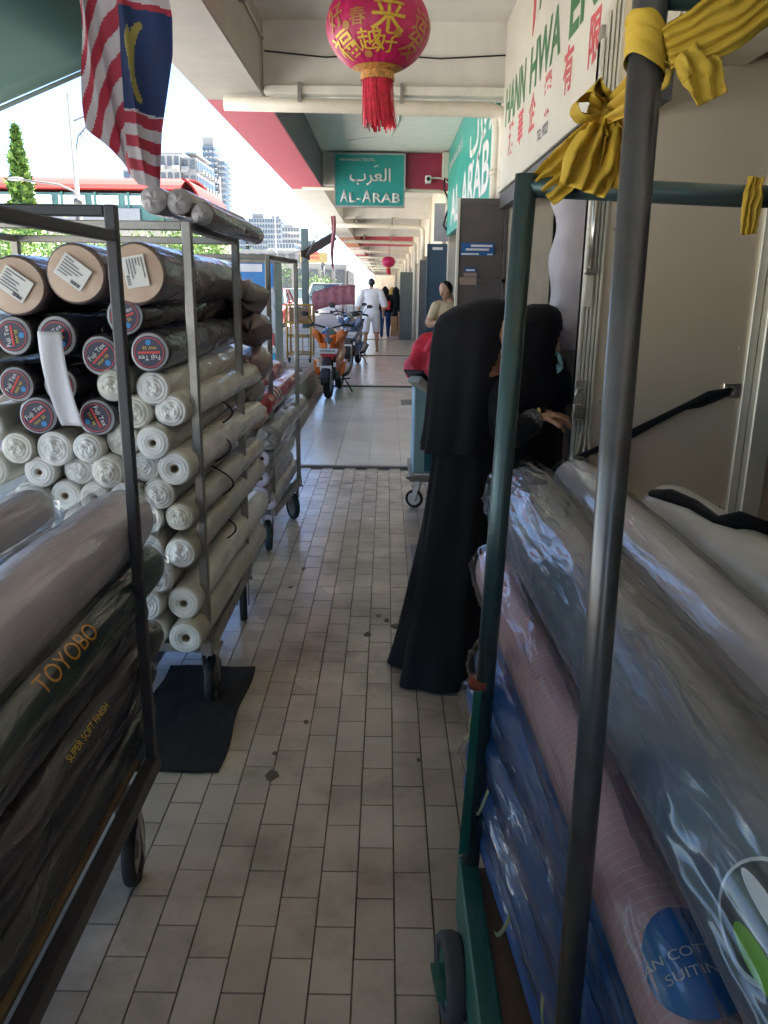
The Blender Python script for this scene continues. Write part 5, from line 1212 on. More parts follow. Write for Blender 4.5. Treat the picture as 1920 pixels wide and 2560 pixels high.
# specks and scuffs left on the tiles
for q, (x, y, s, a) in enumerate(((.02, 3.62, .022, .4), (.06, 3.55, .03, 2.1), (-.02, 3.68, .018, 1.0), (-.07, 3.45, .025, 2.6), (.09, 3.66, .015, .2), (-.28, 2.66, .014, .8), (-.37, 2.45, .011, 2.0), (-.50, 4.05, .018, 0), (-.46, 4.35, .02, .3), (.13, 2.42, .011, .5), (-.36, 2.32, .03, 1.25))):
    m = MB(); n = 9; pts = [(x + s*(.8 if k % 2 else .6)*math.cos(a + k*2*math.pi/n), y + s*(.9 if k % 3 else .65)*math.sin(a + k*2*math.pi/n)*1.3) for k in range(n)]
    m.prism(pts, .0015, Matrix.Translation((0, 0, .0015)))
    tag(m.build('floor_litter', M('brown_litter', (.15,.12,.085), .9)), ['dried leaf scrap on the tiles left of the black skirt', 'larger dried leaf scrap left of the black skirt', 'small dried scrap above the leaf scraps', 'grey smudge left of the leaf scraps', 'tiny scrap nearest the black skirt', 'black spot on the tiles beside the mat', 'small black spot below the mat corner', 'dark spot beyond the second trolley wheel', 'dark spot near the third trolley', 'tiny dark spot before the green trolley', 'long dark scuff on a tile below the mat'][q], 'litter', 'scraps on the tiles')

# ---- motorcycles
def motorbike(label, loc, rz, body, body2, full=True):
    t = thing('motorbike', label, 'motorbike', loc, 'motorbikes parked on the walkway', rot=(0, 0, rz))
    def B(mb, nm, mt, par=None, **k): return mb.build(nm, mt, par or t, world=False, **k)
    mk = M('motorbike_black_plastic', (.018,.018,.02), .45)
    r = .285
    for nm, y in (('front_wheel', 0.0), ('rear_wheel', 1.23)):
        wm = Matrix.Translation((0, y, r)) @ Matrix.Rotation(R(90), 4, 'Y')
        m = MB(); m.lathe([(.20, -.035), (.235, -.05), (.268, -.045), (r, -.02), (r, .02), (.268, .045), (.235, .05), (.20, .035)], 36, wm); w = B(m, nm, m_black, smooth=True)
        m = MB(); m.lathe([(.20, -.03), (.185, -.035), (.185, .035), (.20, .03)], 28, wm); m.lathe([(0, -.05), (.05, -.05), (.05, .05), (0, .05)], 14, wm)
        for k in range(5): a = k*2*math.pi/5; m.bar((0, y + .04*math.cos(a), r + .04*math.sin(a)), (0, y + .19*math.cos(a), r + .19*math.sin(a)), .02, .03, up=(1,0,0))
        B(m, 'rim', M('alloy_rim', (.55,.55,.52), .35, .7), w)
    m = MB(); m.grid(lambda u, v: ((v-.5)*.13, (r+.035)*-math.cos(R(200*u - 10)), r + (r+.035)*math.sin(R(200*u - 10)) - .02*abs(v-.5)), 18, 4); B(m, 'front_mudguard', mk, smooth=True, solid=.006)
    for s in (-1, 1): m = MB(); m.tube([(s*.075, 0, r), (s*.08, .14, .62)], .022, 10); B(m, 'fork', mk, smooth=True)
    # leg shield: swept V of painted panels
    def shield(s):
        def fn(u, v):
            z = .50 + .40*v; w = .07 + .19*v**.8; x = s*(.02 + (w-.02)*u); return (x, -.06 + .30*u*u + .16*(1-v)*.6 + .05*v, z + .06*u*v)
        m = MB(); m.grid(fn, 8, 8); B(m, 'leg_shield', body, smooth=True, solid=.012)
        m = MB(); m.prism([(s*.10, .77), (s*.235, .91), (s*.215, 1.00), (s*.13, .96)], .10, Matrix.Translation((0, .06, 0)) @ Matrix.Rotation(R(90), 4, 'X')); B(m, 'headlamp_cowl', body, bevel=.02, seg=2)
        m = MB(); m.prism([(s*.13, .44), (s*.24, .55), (s*.22, .36), (s*.15, .30)], .30, Matrix.Translation((0, .42, 0)) @ Matrix.Rotation(R(90), 4, 'X')); B(m, 'side_panel', body, bevel=.015)
        m = MB(); m.tube([(s*.05, .10, 1.0), (s*.22, .16, 1.04), (s*.33, .24, 1.02)], .013, 8); B(m, 'handlebar', mk, smooth=True)
        m = MB(); m.tube([(s*.33, .24, 1.02), (s*.24, .17, 1.04)], .019, 8); B(m, 'grip', m_black, smooth=True)
        m = MB(); m.tube([(s*.24, .18, 1.04), (s*.30, .20, 1.14), (s*.34, .20, 1.17)], .007, 6); st_ = B(m, 'mirror_stalk', mk, smooth=True)
        m = MB(); m.ell((s*.37, .20, 1.19), (.06, .018, .035)); B(m, 'mirror', mk, st_, smooth=True)
        m = MB(); m.ell((s*.165, .0, .93), (.045, .02, .03)); B(m, 'indicator', M('amber_lens', (.6,.25,.03), .2), smooth=True)
    shield(-1); shield(1)
    m = MB(); m.grid(lambda u, v: ((u-.5)*2*(.135*math.sin(math.pi*(.15+.75*v))), -.045 + .10*(2*u-1)**2 + .10*v, .80 + .20*v), 12, 8); B(m, 'headlamp', M('headlamp_glass', (.10,.11,.12), .08, var=.5, scale=25, coat=1, coat_rough=.03), smooth=True, solid=.01)
    m = MB(); m.prism([(-.16,.715),(.16,.715),(.125,.645),(-.125,.645)], .012, Matrix.Translation((0, -.055, 0)) @ Matrix.Rotation(R(90), 4, 'X')); o = B(m, 'white_panel', m_paper, bevel=.004)
    m = MB(); m.prism([(-.12,.64),(.12,.64),(.03,.52),(-.03,.52)], .012, Matrix.Translation((0, -.05, 0)) @ Matrix.Rotation(R(90), 4, 'X')); B(m, 'red_panel', body2, bevel=.004)
    if full:
        me = text_mesh('HONDA', .05, sx=1.15, bold=.002); me.transform(frame4((0, -.0695, .680), (1,0,0), (0,0,1))); me.materials.clear(); me.materials.append(m_ink); place('lettering', me, o, world=False)
    m = MB(); m.bx(-.085, .085, -.27, -.262, .42, .49); B(m, 'number_plate', m_paper)
    for s in (-1, 1): m = MB(); m.bx(s*.12-.02, s*.12+.02, -.20, -.195, .47, .53); B(m, 'sticker', m_paper)
    m = MB(); m.tube([(0, .16, .62), (0, .40, .42), (0, .75, .45), (0, 1.2, .62)], [.06, .10, .13, .11], 12); B(m, 'frame_cover', body, smooth=True)
    m = MB(); m.ell((0, .66, .33), (.12, .22, .13)); B(m, 'engine', M('engine_grey', (.22,.22,.22), .5, .4), smooth=True)
    m = MB(); m.grid(lambda u, v: ((u-.5)*.26*math.sin(math.pi*(.2+.6*v)), .62 + .68*v, .78 + .02*math.cos((u-.5)*3) + .06*v*v - .05*math.sin(v*math.pi)), 8, 14); B(m, 'seat', m_black, smooth=True, solid=.07)
    m = MB(); m.tube([(.12, .55, .22), (.24, .62, .23)], .012, 8); B(m, 'footrest', mk, smooth=True)
    m = MB(); m.tube([(-.12, .55, .22), (-.24, .62, .23)], .012, 8); B(m, 'footrest', mk, smooth=True)
    m = MB(); m.tube([(.10, .78, .26), (.22, .72, .10), (.27, .70, .01)], .011, 8); B(m, 'side_stand', mk, smooth=True)
    m = MB(); m.tube([(.13, .7, .26), (.15, 1.0, .27), (.15, 1.5, .36)], [.025, .04, .045], 10); B(m, 'exhaust', M('exhaust_black', (.04,.04,.04), .4, .5), smooth=True)
    return t
motorbike('orange and black motorbike parked facing us on the pale tiles', (-.83, 11.70, .012), R(-4), M('orange_motorbike_paint', (.72,.16,.012), .25, coat=.8), M('red_motorbike_panel', (.5,.02,.03), .3))
motorbike('blue and white motorbike parked behind the orange one', (-.72, 16.0, .03), R(-6), M('blue_motorbike_paint', (.12,.18,.30), .25, coat=.8), M('white_motorbike_panel', (.62,.66,.72), .3), full=False)
motorbike('pale motorbike parked at the back of the row', (-.86, 18.2, .03), R(3), M('pale_motorbike_paint', (.55,.50,.55), .25, coat=.8), M('navy_motorbike_panel', (.03,.06,.2), .3), full=False)

# ---- stall things on the kerb pavement
sh_ = thing('display_cabinet', 'blue and white display cabinet standing on the kerb pavement', 'cabinet', (-1.5, 9.2, .38))
m = MB(); m.bx(-1.95, -1.215, 9.05, 9.65, .42, 1.86); m.build('carcass', M('pale_grey_cabinet', (.48,.52,.55), .45), sh_, bevel=.01)
m = MB(); m.bx(-1.93, -1.235, 9.035, 9.049, 1.56, 1.85); hp = m.build('header_panel', M('blue_header', (.015,.19,.50), .35, var=.25, scale=4), sh_)
m = MB(); m.bx(-1.85, -1.35, 9.03, 9.034, 1.72, 1.80); m.build('print', m_wprint, hp)
m = MB(); m.bx(-1.93, -1.235, 9.035, 9.049, .45, .86); m.build('lower_panel', M('aqua_print_panel', (.02,.30,.55), .35, var=.9, scale=14), sh_)
for z in (.92, 1.12, 1.34, 1.52): m = MB(); m.bx(-1.93, -1.235, 9.02, 9.049, z, z+.02); m.build('shelf', m_white, sh_)
for q in range(10):
    z = (.94, 1.14, 1.36)[q % 3]; x = -1.88 + .065*q
    m = MB(); m.bx(x, x+.055, 9.025, 9.048, z, z + .13); m.build('packet', [M('blue_packet', (.02,.22,.5), .4), M('white_packet', (.7,.72,.75), .4), M('green_packet', (.03,.25,.12), .4), M('red_packet', (.5,.04,.04), .4)][(q*7) % 4], sh_)
for x in (-1.9, -1.27): m = MB(); m.bx(x, x+.05, 9.08, 9.13, .38, .42); m.build('foot', m_black, sh_)
yt = thing('cage_trolley', 'yellow wire cage trolley beside the kerb', 'trolley', (-1.45, 13.4, .38))
m_yel = M('yellow_trolley_paint', (.50,.30,.05), .45)
for x in (-1.60, -1.22):
    for y in (13.2, 13.7): m = MB(); m.tube([(x, y, .45), (x, y, 1.30)], .016, 8); m.build('post', m_yel, yt, smooth=True)
for z in (.52, .80, 1.02, 1.29):
    for y in (13.2, 13.7): m = MB(); m.tube([(-1.6, y, z), (-1.22, y, z)], .013, 8); m.build('rail', m_yel, yt, smooth=True)
    for x in (-1.60, -1.22): m = MB(); m.tube([(x, 13.2, z), (x, 13.7, z)], .013, 8); m.build('rail', m_yel, yt, smooth=True)
for x in (-1.48, -1.35): m = MB(); m.tube([(x, 13.2, .52), (x, 13.2, .80)], .009, 6); m.build('wire', m_yel, yt, smooth=True)
for x in (-1.58, -1.24): caster(yt, x, 13.25, .45, r=.04, wid=.025); 
for o in yt.children:
    if o.name.startswith('caster'): o.location.z += .38
bx_ = thing('carton', 'brown cardboard carton in the yellow cage trolley', 'box', (-1.41, 13.45, .55)); m = MB(); m.bx(-1.57, -1.25, 13.25, 13.65, 1.035, 1.25); m.build('carton', M('cardboard', (.34,.24,.14), .85), bx_, bevel=.006)
m = MB(); m.bx(-1.412, -1.40, 13.247, 13.249, 1.04, 1.25); m.build('tape', M('packing_tape', (.45,.33,.18), .3), bx_)
gp = thing('stacked_goods', 'grey covered goods stacked behind the small trolley', 'goods', (-1.9, 12, .38))
for q, (x0, x1, y0, y1, z0, z1) in enumerate(((-2.3, -1.65, 12.0, 12.8, .38, 1.1), (-2.25, -1.7, 12.1, 12.7, 1.1, 1.75), (-2.6, -2.3, 14, 15, .38, 1.9))):
    m = MB(); m.bx(x0, x1, y0, y1, z0, z1); m.build('bale', M('grey_tarpaulin', (.40,.39,.36), .7, bump=.5, bscale=7, dirt=.4, dirt_col=(.15,.14,.12)), gp, bevel=.06, seg=3)
rub = []
for q in range(12):
    x, y = -1.25 - .5*random.random(), 9.9 + 2.6*random.random(); s = .05 + .07*random.random()
    m = MB(); m.obx((x, y, .38 + s*.4), (s*1.3, s, s*.8), Matrix.Rotation(random.random()*3, 3, 'Z')); rub.append((y, m.build('rubble_block', m_conc, bevel=.01)))
for q, (y, o) in enumerate(sorted(rub, key=lambda t_: t_[0])): tag(o, f'loose grey block of the rubble on the kerb pavement, {ORD[q]} from the cabinet', 'rubble', 'rubble blocks on the kerb pavement')
# post and pink stall canopy, black awning, far goods
po = MB(); po.bx(-2.56, -2.36, 25, 25.2, .38, 3.25); tag(po.build('post', M('dark_green_post', (.05,.08,.08), .5), bevel=.01), 'dark green square post on the street side', 'post')
st_ = thing('stall_canopy', 'pink cloth stall canopy beyond the parked motorbikes', 'stall', (-1.6, 26, .38))
m = MB(); m.grid(lambda u, v: (-2.25 + 1.3*u, 25.0 + 2.4*v, 1.42 + .22*math.sin(u*math.pi*.6) - .03*math.sin(v*12)*math.sin(u*9)), 14, 14); m.build('canopy', M('pink_canopy', (.34,.09,.13), .7, var=.15), st_, smooth=True, solid=.01)
m = MB(); m.grid(lambda u, v: (-2.25 + 1.3*u, 25.0 - .02*math.sin(u*30), 1.42 + .22*math.sin(u*math.pi*.6) - .55*v), 24, 4); m.build('valance', M('pink_canopy2', (.30,.11,.13), .7, var=.3, scale=9), st_, smooth=True, solid=.006)
for x in (-2.2, -1.0): m = MB(); m.tube([(x, 25.1, .3), (x, 25.1, 1.5)], .02, 8); m.build('pole', m_gsteel, st_, smooth=True)
ba = thing('awning', 'black awning over the street beyond the red painted beam', 'awning', (-2, 22, 2.8))
m = MB(); m.add([(-1.5,22.5,2.98),(-1.5,25,2.98),(-2.3,25,2.53),(-2.3,22.5,2.53),(-1.5,22.5,2.94),(-1.5,25,2.94),(-2.3,25,2.49),(-2.3,22.5,2.49)], [[0,1,2,3],[7,6,5,4],[0,4,5,1],[1,5,6,2],[2,6,7,3],[3,7,4,0]]); m.build('roof_sheet', M('black_awning', (.03,.03,.03), .6), ba)
m = MB(); m.bx(-2.32, -2.30, 22.5, 25, 2.36, 2.53); m.build('valance', M('black_awning', (.03,.03,.03), .6), ba)
ys = thing('shop_banner', 'yellow banner with red lettering across the street', 'sign', (-3.6, 48, 3)); m = MB(); m.bx(-5.0, -3.4, 48, 48.05, 2.95, 3.5); m.build('banner', M('yellow_banner', (.40,.31,.13), .7), ys)
text_on(ys, 'HOME\nLIVING', .24, frame4((-4.25, 47.99, 3.33), (1,0,0), (0,0,1)), m_sred, bold=.01)
for q, (x, y, z, w, h, c) in enumerate(((.15, 27.3, .05, .2, .62, (.45,.28,.12)), (.38, 27.2, .05, .12, .78, (.50,.30,.15)), (.55, 27.0, .05, .08, .74, (.03,.03,.08)))):
    m = MB(); m.bx(x, x+w, y, y+.3, z, z+h); m2 = tag(m.build('goods_box', M(f'goods_{q}', c, .7), bevel=.006), ['tan box standing by the far shop front', 'taller brown board beside the tan box', 'dark panel beside the brown board'][q], 'box')
# ---- vehicles
def car(label, loc, rz, paint, L=4.3, W=1.72, H=1.48, van=False):
    t = thing('parked_car', label, 'car', loc, 'vehicles parked along the street', rot=(0, 0, rz))
    def B(mb, nm, mt, par=None, **k): return mb.build(nm, mt, par or t, world=False, **k)
    hw = W/2
    prof = [(0,.35,.62),(.15,.30,.74),(.9,.28,.90 if not van else 1.1),(1.35,.28,.96 if not van else 1.2),(2.0,.28,1.0 if not van else 1.22),(3.3,.28,1.0 if not van else 1.22),(4.0,.30,.98 if not van else 1.2),(4.25,.36,.8),(4.3,.42,.6)]
    m = MB(); n = 9; V = []
    for (y, z0, z1) in prof:
        tap = .86 if y in (0, 4.3) else .95 if y < .5 or y > 4.1 else 1
        for k in range(n):
            a = -1 + 2*k/(n-1); V.append((hw*tap*a, y*L/4.3 + (.12*abs(a)**3 if y < .2 else -.12*abs(a)**3 if y > 4.2 else 0), z1 + .03*(1-a*a)))
        for k in range(n):
            a = 1 - 2*k/(n-1); V.append((hw*tap*a*(1.0 if abs(a) < .99 else 1), y*L/4.3, z0))
    N2 = 2*n; F = [[i*N2+k, i*N2+(k+1)%N2, (i+1)*N2+(k+1)%N2, (i+1)*N2+k] for i in range(len(prof)-1) for k in range(N2)]
    F += [list(range(N2)), [(len(prof)-1)*N2+k for k in range(N2)]]
    m.add(V, F); B(m, 'body', paint, smooth=False, bevel=.04, seg=3)
    gl = M('car_glass', (.05,.07,.07), .06, coat=1, coat_rough=.02)
    zb = .97 if not van else 1.18; y0, y1, y2, y3 = (1.15, 1.85, 3.3, 4.05) if not van else (.55, 1.1, 4.0, 4.25)
    m = MB(); w0, w1 = hw*.93, hw*.76
    m.add([(-w0,y0,zb),(w0,y0,zb),(w1,y1,H),(-w1,y1,H),(-w0,y3,zb),(w0,y3,zb),(w1,y2,H),(-w1,y2,H)], [[0,1,2,3],[5,4,7,6],[4,0,3,7],[1,5,6,2],[3,2,6,7]]); B(m, 'cabin', gl, bevel=.03, seg=2)
    m = MB(); m.bx(-w1-.01, w1+.01, y1-.02, y2+.02, H-.015, H+.035); B(m, 'roof', paint, bevel=.03, seg=3)
    for s in (-1, 1):
        for (p, q) in (((s*w0, y0, zb), (s*w1, y1, H)), ((s*(w0+.005), (y0+y3)/2, zb), (s*(w1+.005), (y1+y2)/2, H)), ((s*w0, y3, zb), (s*w1, y2, H))):
            m = MB(); m.bar(p, q, .06, .05); B(m, 'pillar', paint)
        m = MB(); m.ell((s*hw*.72, .06, .66), (.16, .08, .07)); B(m, 'headlight', M('clear_lens', (.55,.58,.6), .1), smooth=True)
        m = MB(); m.bx(s*hw*.7-.12, s*hw*.7+.12, L-.04, L+.01, .72, .86); B(m, 'taillight', M('red_lens', (.4,.01,.01), .15), bevel=.01)
        m = MB(); m.ell((s*(hw+.08), y0+.25, zb+.05), (.09, .05, .06)); B(m, 'door_mirror', paint, smooth=True)
        m = MB(); m.bx(s*hw-.012*s-.008, s*hw-.012*s+.012, 2.2, 2.34, .84, .87); B(m, 'door_handle', m_chrome)
        for y in (.82, L-.85):
            wm = Matrix.Translation((s*(hw-.10), y, .31)) @ Matrix.Rotation(R(90), 4, 'Y')
            m = MB(); m.lathe([(.19,-.1),(.28,-.105),(.31,-.07),(.31,.07),(.28,.105),(.19,.1)], 32, wm); w = B(m, 'wheel', m_black, smooth=True)
            m = MB(); m.lathe([(.205,-.09),(.18,-.06),(.18,.06),(.205,.09)], 24, wm); m.lathe([(0,s*.075),(.05,s*.075),(.05,s*.03)], 12, wm)
            for k in range(7): a = k*2*math.pi/7; m.bar((s*(hw-.035), y + .03*math.cos(a), .31 + .03*math.sin(a)), (s*(hw-.025), y + .19*math.cos(a), .31 + .19*math.sin(a)), .035, .02, up=(1,0,0))
            B(m, 'rim', M('alloy_rim', (.55,.55,.52), .35, .7), w)
            m = MB(); m.lathe([(0, 0), (.335, 0)], 28, Matrix.Translation((s*(hw+.003), y, .32)) @ Matrix.Rotation(R(90), 4, 'Y')); B(m, 'wheel_arch', m_black)
    m = MB(); m.bx(-.45, .45, -.01, .02, .42, .56); B(m, 'grille', m_black, bevel=.01)
    m = MB(); m.bx(-.26, .26, -.03, -.012, .46, .56); B(m, 'number_plate', m_paper)
    return t
m_silver = M('champagne_car_paint', (.52,.47,.40), .25, .3, coat=.9, coat_rough=.05)
m_wcar = M('white_car_paint', (.60,.62,.62), .25, coat=.9, coat_rough=.05)
car('champagne car parked at the kerb behind the labelled rolls', (-4.45, 6.75, 0), 0, m_silver)
car('white van parked far along the street', (-2.87, 38.0, .0), 0, m_wcar, H=1.75, van=True, W=1.7)
car('white car parked beyond the white van', (-5.2, 46.0, 0), 0, m_wcar)
car('dark car parked beside the kerb pavement', (-4.4, 22.0, 0), 0, M('grey_car_paint', (.10,.11,.12), .25, .3, coat=.9))
car('red car parked on the street beyond the dark car', (-4.6, 30.0, 0), 0, M('red_car_paint', (.3,.03,.03), .25, coat=.9))
lv = thing('cloth_heap', 'lilac cloth heap on a low stand at the far left', 'cloth', (-2.0, 4.4, 0))
m = MB(); m.bx(-2.6, -1.72, 4.2, 4.9, 0, .62); m.build('stand', M('pale_crate', (.45,.46,.45), .7), lv, bevel=.01)
m = MB(); m.grid(lambda u, v: (-2.6 + .95*u, 4.15 + .8*v, .64 + .22*math.sin(u*2.4)*math.sin(v*3.0+.2) + .03*noise.noise((u*7, v*7, 0))), 20, 16); m.build('cloth', M('lilac_cloth', (.50,.44,.58), .7, var=.1), lv, smooth=True, solid=.01)

# ================================================================== BEYOND THE STREET
def tree(label, loc, h, rx, n, kind=0, group='trees across the street', cols=None):
    t = thing('tree', label, 'tree', loc, group); rnd = random.Random(int(loc[0]*10+loc[1]))
    m = MB(); pts = [(0,0,0),(.02*h,0,.25*h),(-.01*h,.01*h,.5*h),(.01*h,0,.85*h)]; m.tube(pts, [.03*h,.024*h,.016*h,.005*h], 8)
    if kind == 0:
        for q in range(6): a = q*1.05; z = (.3+.07*q)*h; m.tube([(0,0,z),(math.cos(a)*rx*.4, math.sin(a)*rx*.4, z+.12*h),(math.cos(a)*rx*.75, math.sin(a)*rx*.75, z+.2*h)], [.012*h,.008*h,.003*h], 5)
    m.build('trunk', M('bark', (.10,.075,.05), .9), t, world=False)
    cl = [(rnd.gauss(0,.45), rnd.gauss(0,.45), rnd.random()) for _ in range(26)]
    c = MB()
    for i in range(n):
        if kind == 1:
            f = rnd.random()**.8; z = h*(.12 + .88*f); rr = rx*(1-f)**.75*(.7+.5*rnd.random())*(1+.25*math.sin(f*40)); a = rnd.random()*6.283; p = Vector((rr*math.cos(a), rr*math.sin(a), z))
        else:
            k = rnd.choice(cl); p = Vector((k[0]*rx + rnd.gauss(0,.22)*rx, k[1]*rx + rnd.gauss(0,.22)*rx, h*(.38+.55*k[2]) + rnd.gauss(0,.07)*h))
        s = h*.022*(.6+rnd.random()); q = Quaternion((rnd.gauss(0,1),rnd.gauss(0,1),rnd.gauss(0,1),rnd.gauss(0,1))).normalized()
        c.add([p + q @ Vector(v) for v in ((-s,0,0),(0,-s*.45,0),(s,0,0),(0,s*.45,0))], [[0,1,2,3]], rnd.choice((0,0,1,2)))
    c.build('crown', cols or [M('leaf_mid', (.10,.20,.035), .6), M('leaf_dark', (.05,.11,.025), .6), M('leaf_light', (.20,.30,.05), .6)], t, world=False)
    return t
tree('tall narrow conifer standing before the red roofed station', (-18.0, 42, 0), 8.9, 1.0, 2600, 1)
for q, (x, y, h, rx) in enumerate(((-14.5, 33, 3.7, 1.8), (-11.2, 30, 3.3, 1.4), (-18.5, 40, 4.4, 2.2), (-12.2, 46, 4.6, 2.0), (-8.8, 28.5, 3.1, 1.1), (-24, 44, 5, 2.4), (-14, 62, 5.2, 2.6), (-9.6, 60, 3.6, 2.0))):
    tree(['bushy green tree at the far left above the brown paper rolls', 'round green tree behind the dark trolley rails', 'broad green tree at the left edge before the station', 'green tree before the right end of the station', 'low bright green tree near the lamp post', 'tall tree at the outer left of the station', 'broad tree below the tall white tower', 'small tree beyond the third trolley'][q], (x, y, 0), h, rx, 2400)
for q, (x, y, h, rx) in enumerate(((-4.4, 52, 2.4, 1.2), (-20, 150, 8, 6), (-32, 170, 9, 7))):
    tree(['small bush beyond the white van', 'rounded far tree before the pale tower blocks', 'far tree left of the pale tower blocks'][q], (x, y, 0), h, rx, 1600, 0, 'far trees')
# street lamps
def lamp(label, loc, h, arm, scroll=True, head=.6):
    t = thing('street_lamp', label, 'street lamp', loc, 'street lamps'); ml = M('grey_lamp_post', (.11,.11,.115), .6, .1)
    m = MB(); m.tube([(0,0,0),(0,0,h*.55),(0,0,h*.551),(0,0,h)], [.13,.12,.085,.08], 12); m.tube([(0,0,h*.54),(0,0,h*.57)], .15, 12); m.build('pole', ml, t, world=False, smooth=True)
    m = MB(); s = 1 if arm > 0 else -1
    m.tube([(0,0,h-.9),(s*.5,0,h-.72),(arm,0,h-.55)], .035, 8); m.build('arm', ml, t, world=False, smooth=True)
    if scroll:
        m = MB(); m.tube([(s*.05,0,h-1.9),(s*.2,0,h-1.35),(s*.55,0,h-1.0),(s*.95,0,h-.85)], .03, 8); m.tube([(s*(.75+.16*math.cos(a)),0,h-1.12+.16*math.sin(a)) for a in [k*.6 for k in range(10)]], .022, 6); m.tube([(s*(.42+.12*math.cos(a)),0,h-1.32+.12*math.sin(a)) for a in [k*.6 for k in range(10)]], .02, 6); m.build('scroll_bracket', ml, t, world=False, smooth=True)
    m = MB(); m.ell((arm + s*head/2,0,h-.55), (head/2+.05, .12, .07)); m.build('lamp_head', M('lamp_head_grey', (.20,.20,.20), .6), t, world=False, smooth=True)
    return t
lamp('tall grey street lamp with scroll bracket left of the flag', (-10.9, 30, 0), 7.85, 2.2)
lamp('slim street lamp with long arm beyond the pale tower', (-18.6, 95, 0), 13.2, 5.2, True, 1.5)
lamp('slim street lamp near the pale blocks', (-12.6, 95, 0), 9.4, 4.0, True, 1.2)
lamp('small far street lamp beside the walkway roof edge', (-4.6, 60, 0), 5.8, -1.6, True, .8)
sl2 = thing('street_lamp', 'side lamp on a short curved arm before the red roof', 'street lamp', (-10.9, 30.2, 0), 'street lamps')
m = MB(); m.tube([(-10.9,30.2,4.2),(-11.1,30.2,4.75),(-11.6,30.2,4.95),(-12.9,30.2,5.1)], .035, 8); m.build('arm', M('grey_lamp_post', (.11,.11,.115), .6, .1), sl2, smooth=True)
m = MB(); m.ell((-13.1,30.2,5.12), (.3,.12,.07)); m.build('lamp_head', M('lamp_head_grey', (.20,.20,.20), .6), sl2, smooth=True)
# overhead cables
for q, (p, q_) in enumerate((((-1.55, 19, 2.75), (-4.0, 34, 1.9)), ((-1.5, 24, 3.0), (-4.2, 30, 2.6)))):
    m = MB(); p, q_ = Vector(p), Vector(q_); m.tube([p.lerp(q_, i/8) - Vector((0,0,.12*math.sin(math.pi*i/8))) for i in range(9)], .012, 5); tag(m.build('cable', m_black, smooth=True), ['slack cable hanging from the edge beam', 'second cable hanging from the far edge beam'][q], 'cable', 'cables')
# station with red barrel roof
sn = thing('station', 'long station hall with red barrel roof and green glazing', 'building', (-30, 72, 0))
def roofp(u, v): a = R(8 + 164*v); return (-62 + 45.2*u, 76 - 6.2*math.cos(a), 8.9 + 1.55*math.sin(a))
m = MB(); m.grid(roofp, 150, 12); rf = m.build('roof', M('red_metal_roof', (.24,.022,.018), .85, var=.08, spec=.15), sn, solid=.15)
rib = MB()
for q in range(110): x = -61.8 + q*.41; rib.tube([(x, 76 - 6.26*math.cos(R(8+164*v/6)), 8.95 + 1.58*math.sin(R(8+164*v/6))) for v in range(4)], .035, 4)
stuff(rib.build('roof_seams', M('red_metal_seam', (.18,.02,.016), .85, spec=.15), rf))
m = MB(); m.grid(lambda u, v: (-16.8 + 1.9*math.sin(v*1.57), 70 + 12*u, 10.0 - 4.6*v**1.6), 6, 12); m.build('end_canopy', M('red_metal_roof', (.24,.022,.018), .85, var=.08, spec=.15), sn, solid=.15)
m = MB(); m.bx(-62, -17, 70.6, 82, 6.2, 8.9); m.build('glazed_hall', M('green_glazing', (.06,.15,.13), .2, var=.3, scale=.6), sn)
for q in range(16): m = MB(); x = -60 + q*2.75; m.bx(x, x+.18, 70.4, 70.59, 6.2, 8.95); m.build('mullion', M('teal_mullion', (.05,.16,.14), .5), sn)
for q in range(6): m = MB(); x = -33 + q*2.75; m.bx(x+.3, x+2.5, 70.45, 70.58, 8.0, 8.7); m.build('window', M('bright_pane', (.70,.76,.76), .15), sn)
m = MB(); m.bx(-62, -20.5, 70.3, 70.39, 6.6, 7.7); m.build('parapet_panel', M('grey_parapet', (.25,.255,.27), .6), sn)
m = MB(); m.bx(-64, -15.5, 69.8, 84, 4.4, 6.2); m.build('viaduct_deck', M('pale_concrete', (.34,.31,.26), .8, dirt=.3, dirt_col=(.3,.27,.22), dscale=.5), sn)
for q in range(5): m = MB(); x = -58 + q*10; m.bx(x, x+1.6, 72, 80, 0, 4.4); m.build('pier', M('pale_concrete', (.34,.31,.26), .8), sn)
for q in range(7): m = MB(); m.bx(-19.5 + .05, -16.9, 70.3, 70.36, 6.35 + q*.3, 6.42 + q*.3); m.build('louvre', M('teal_mullion', (.05,.16,.14), .5), sn)
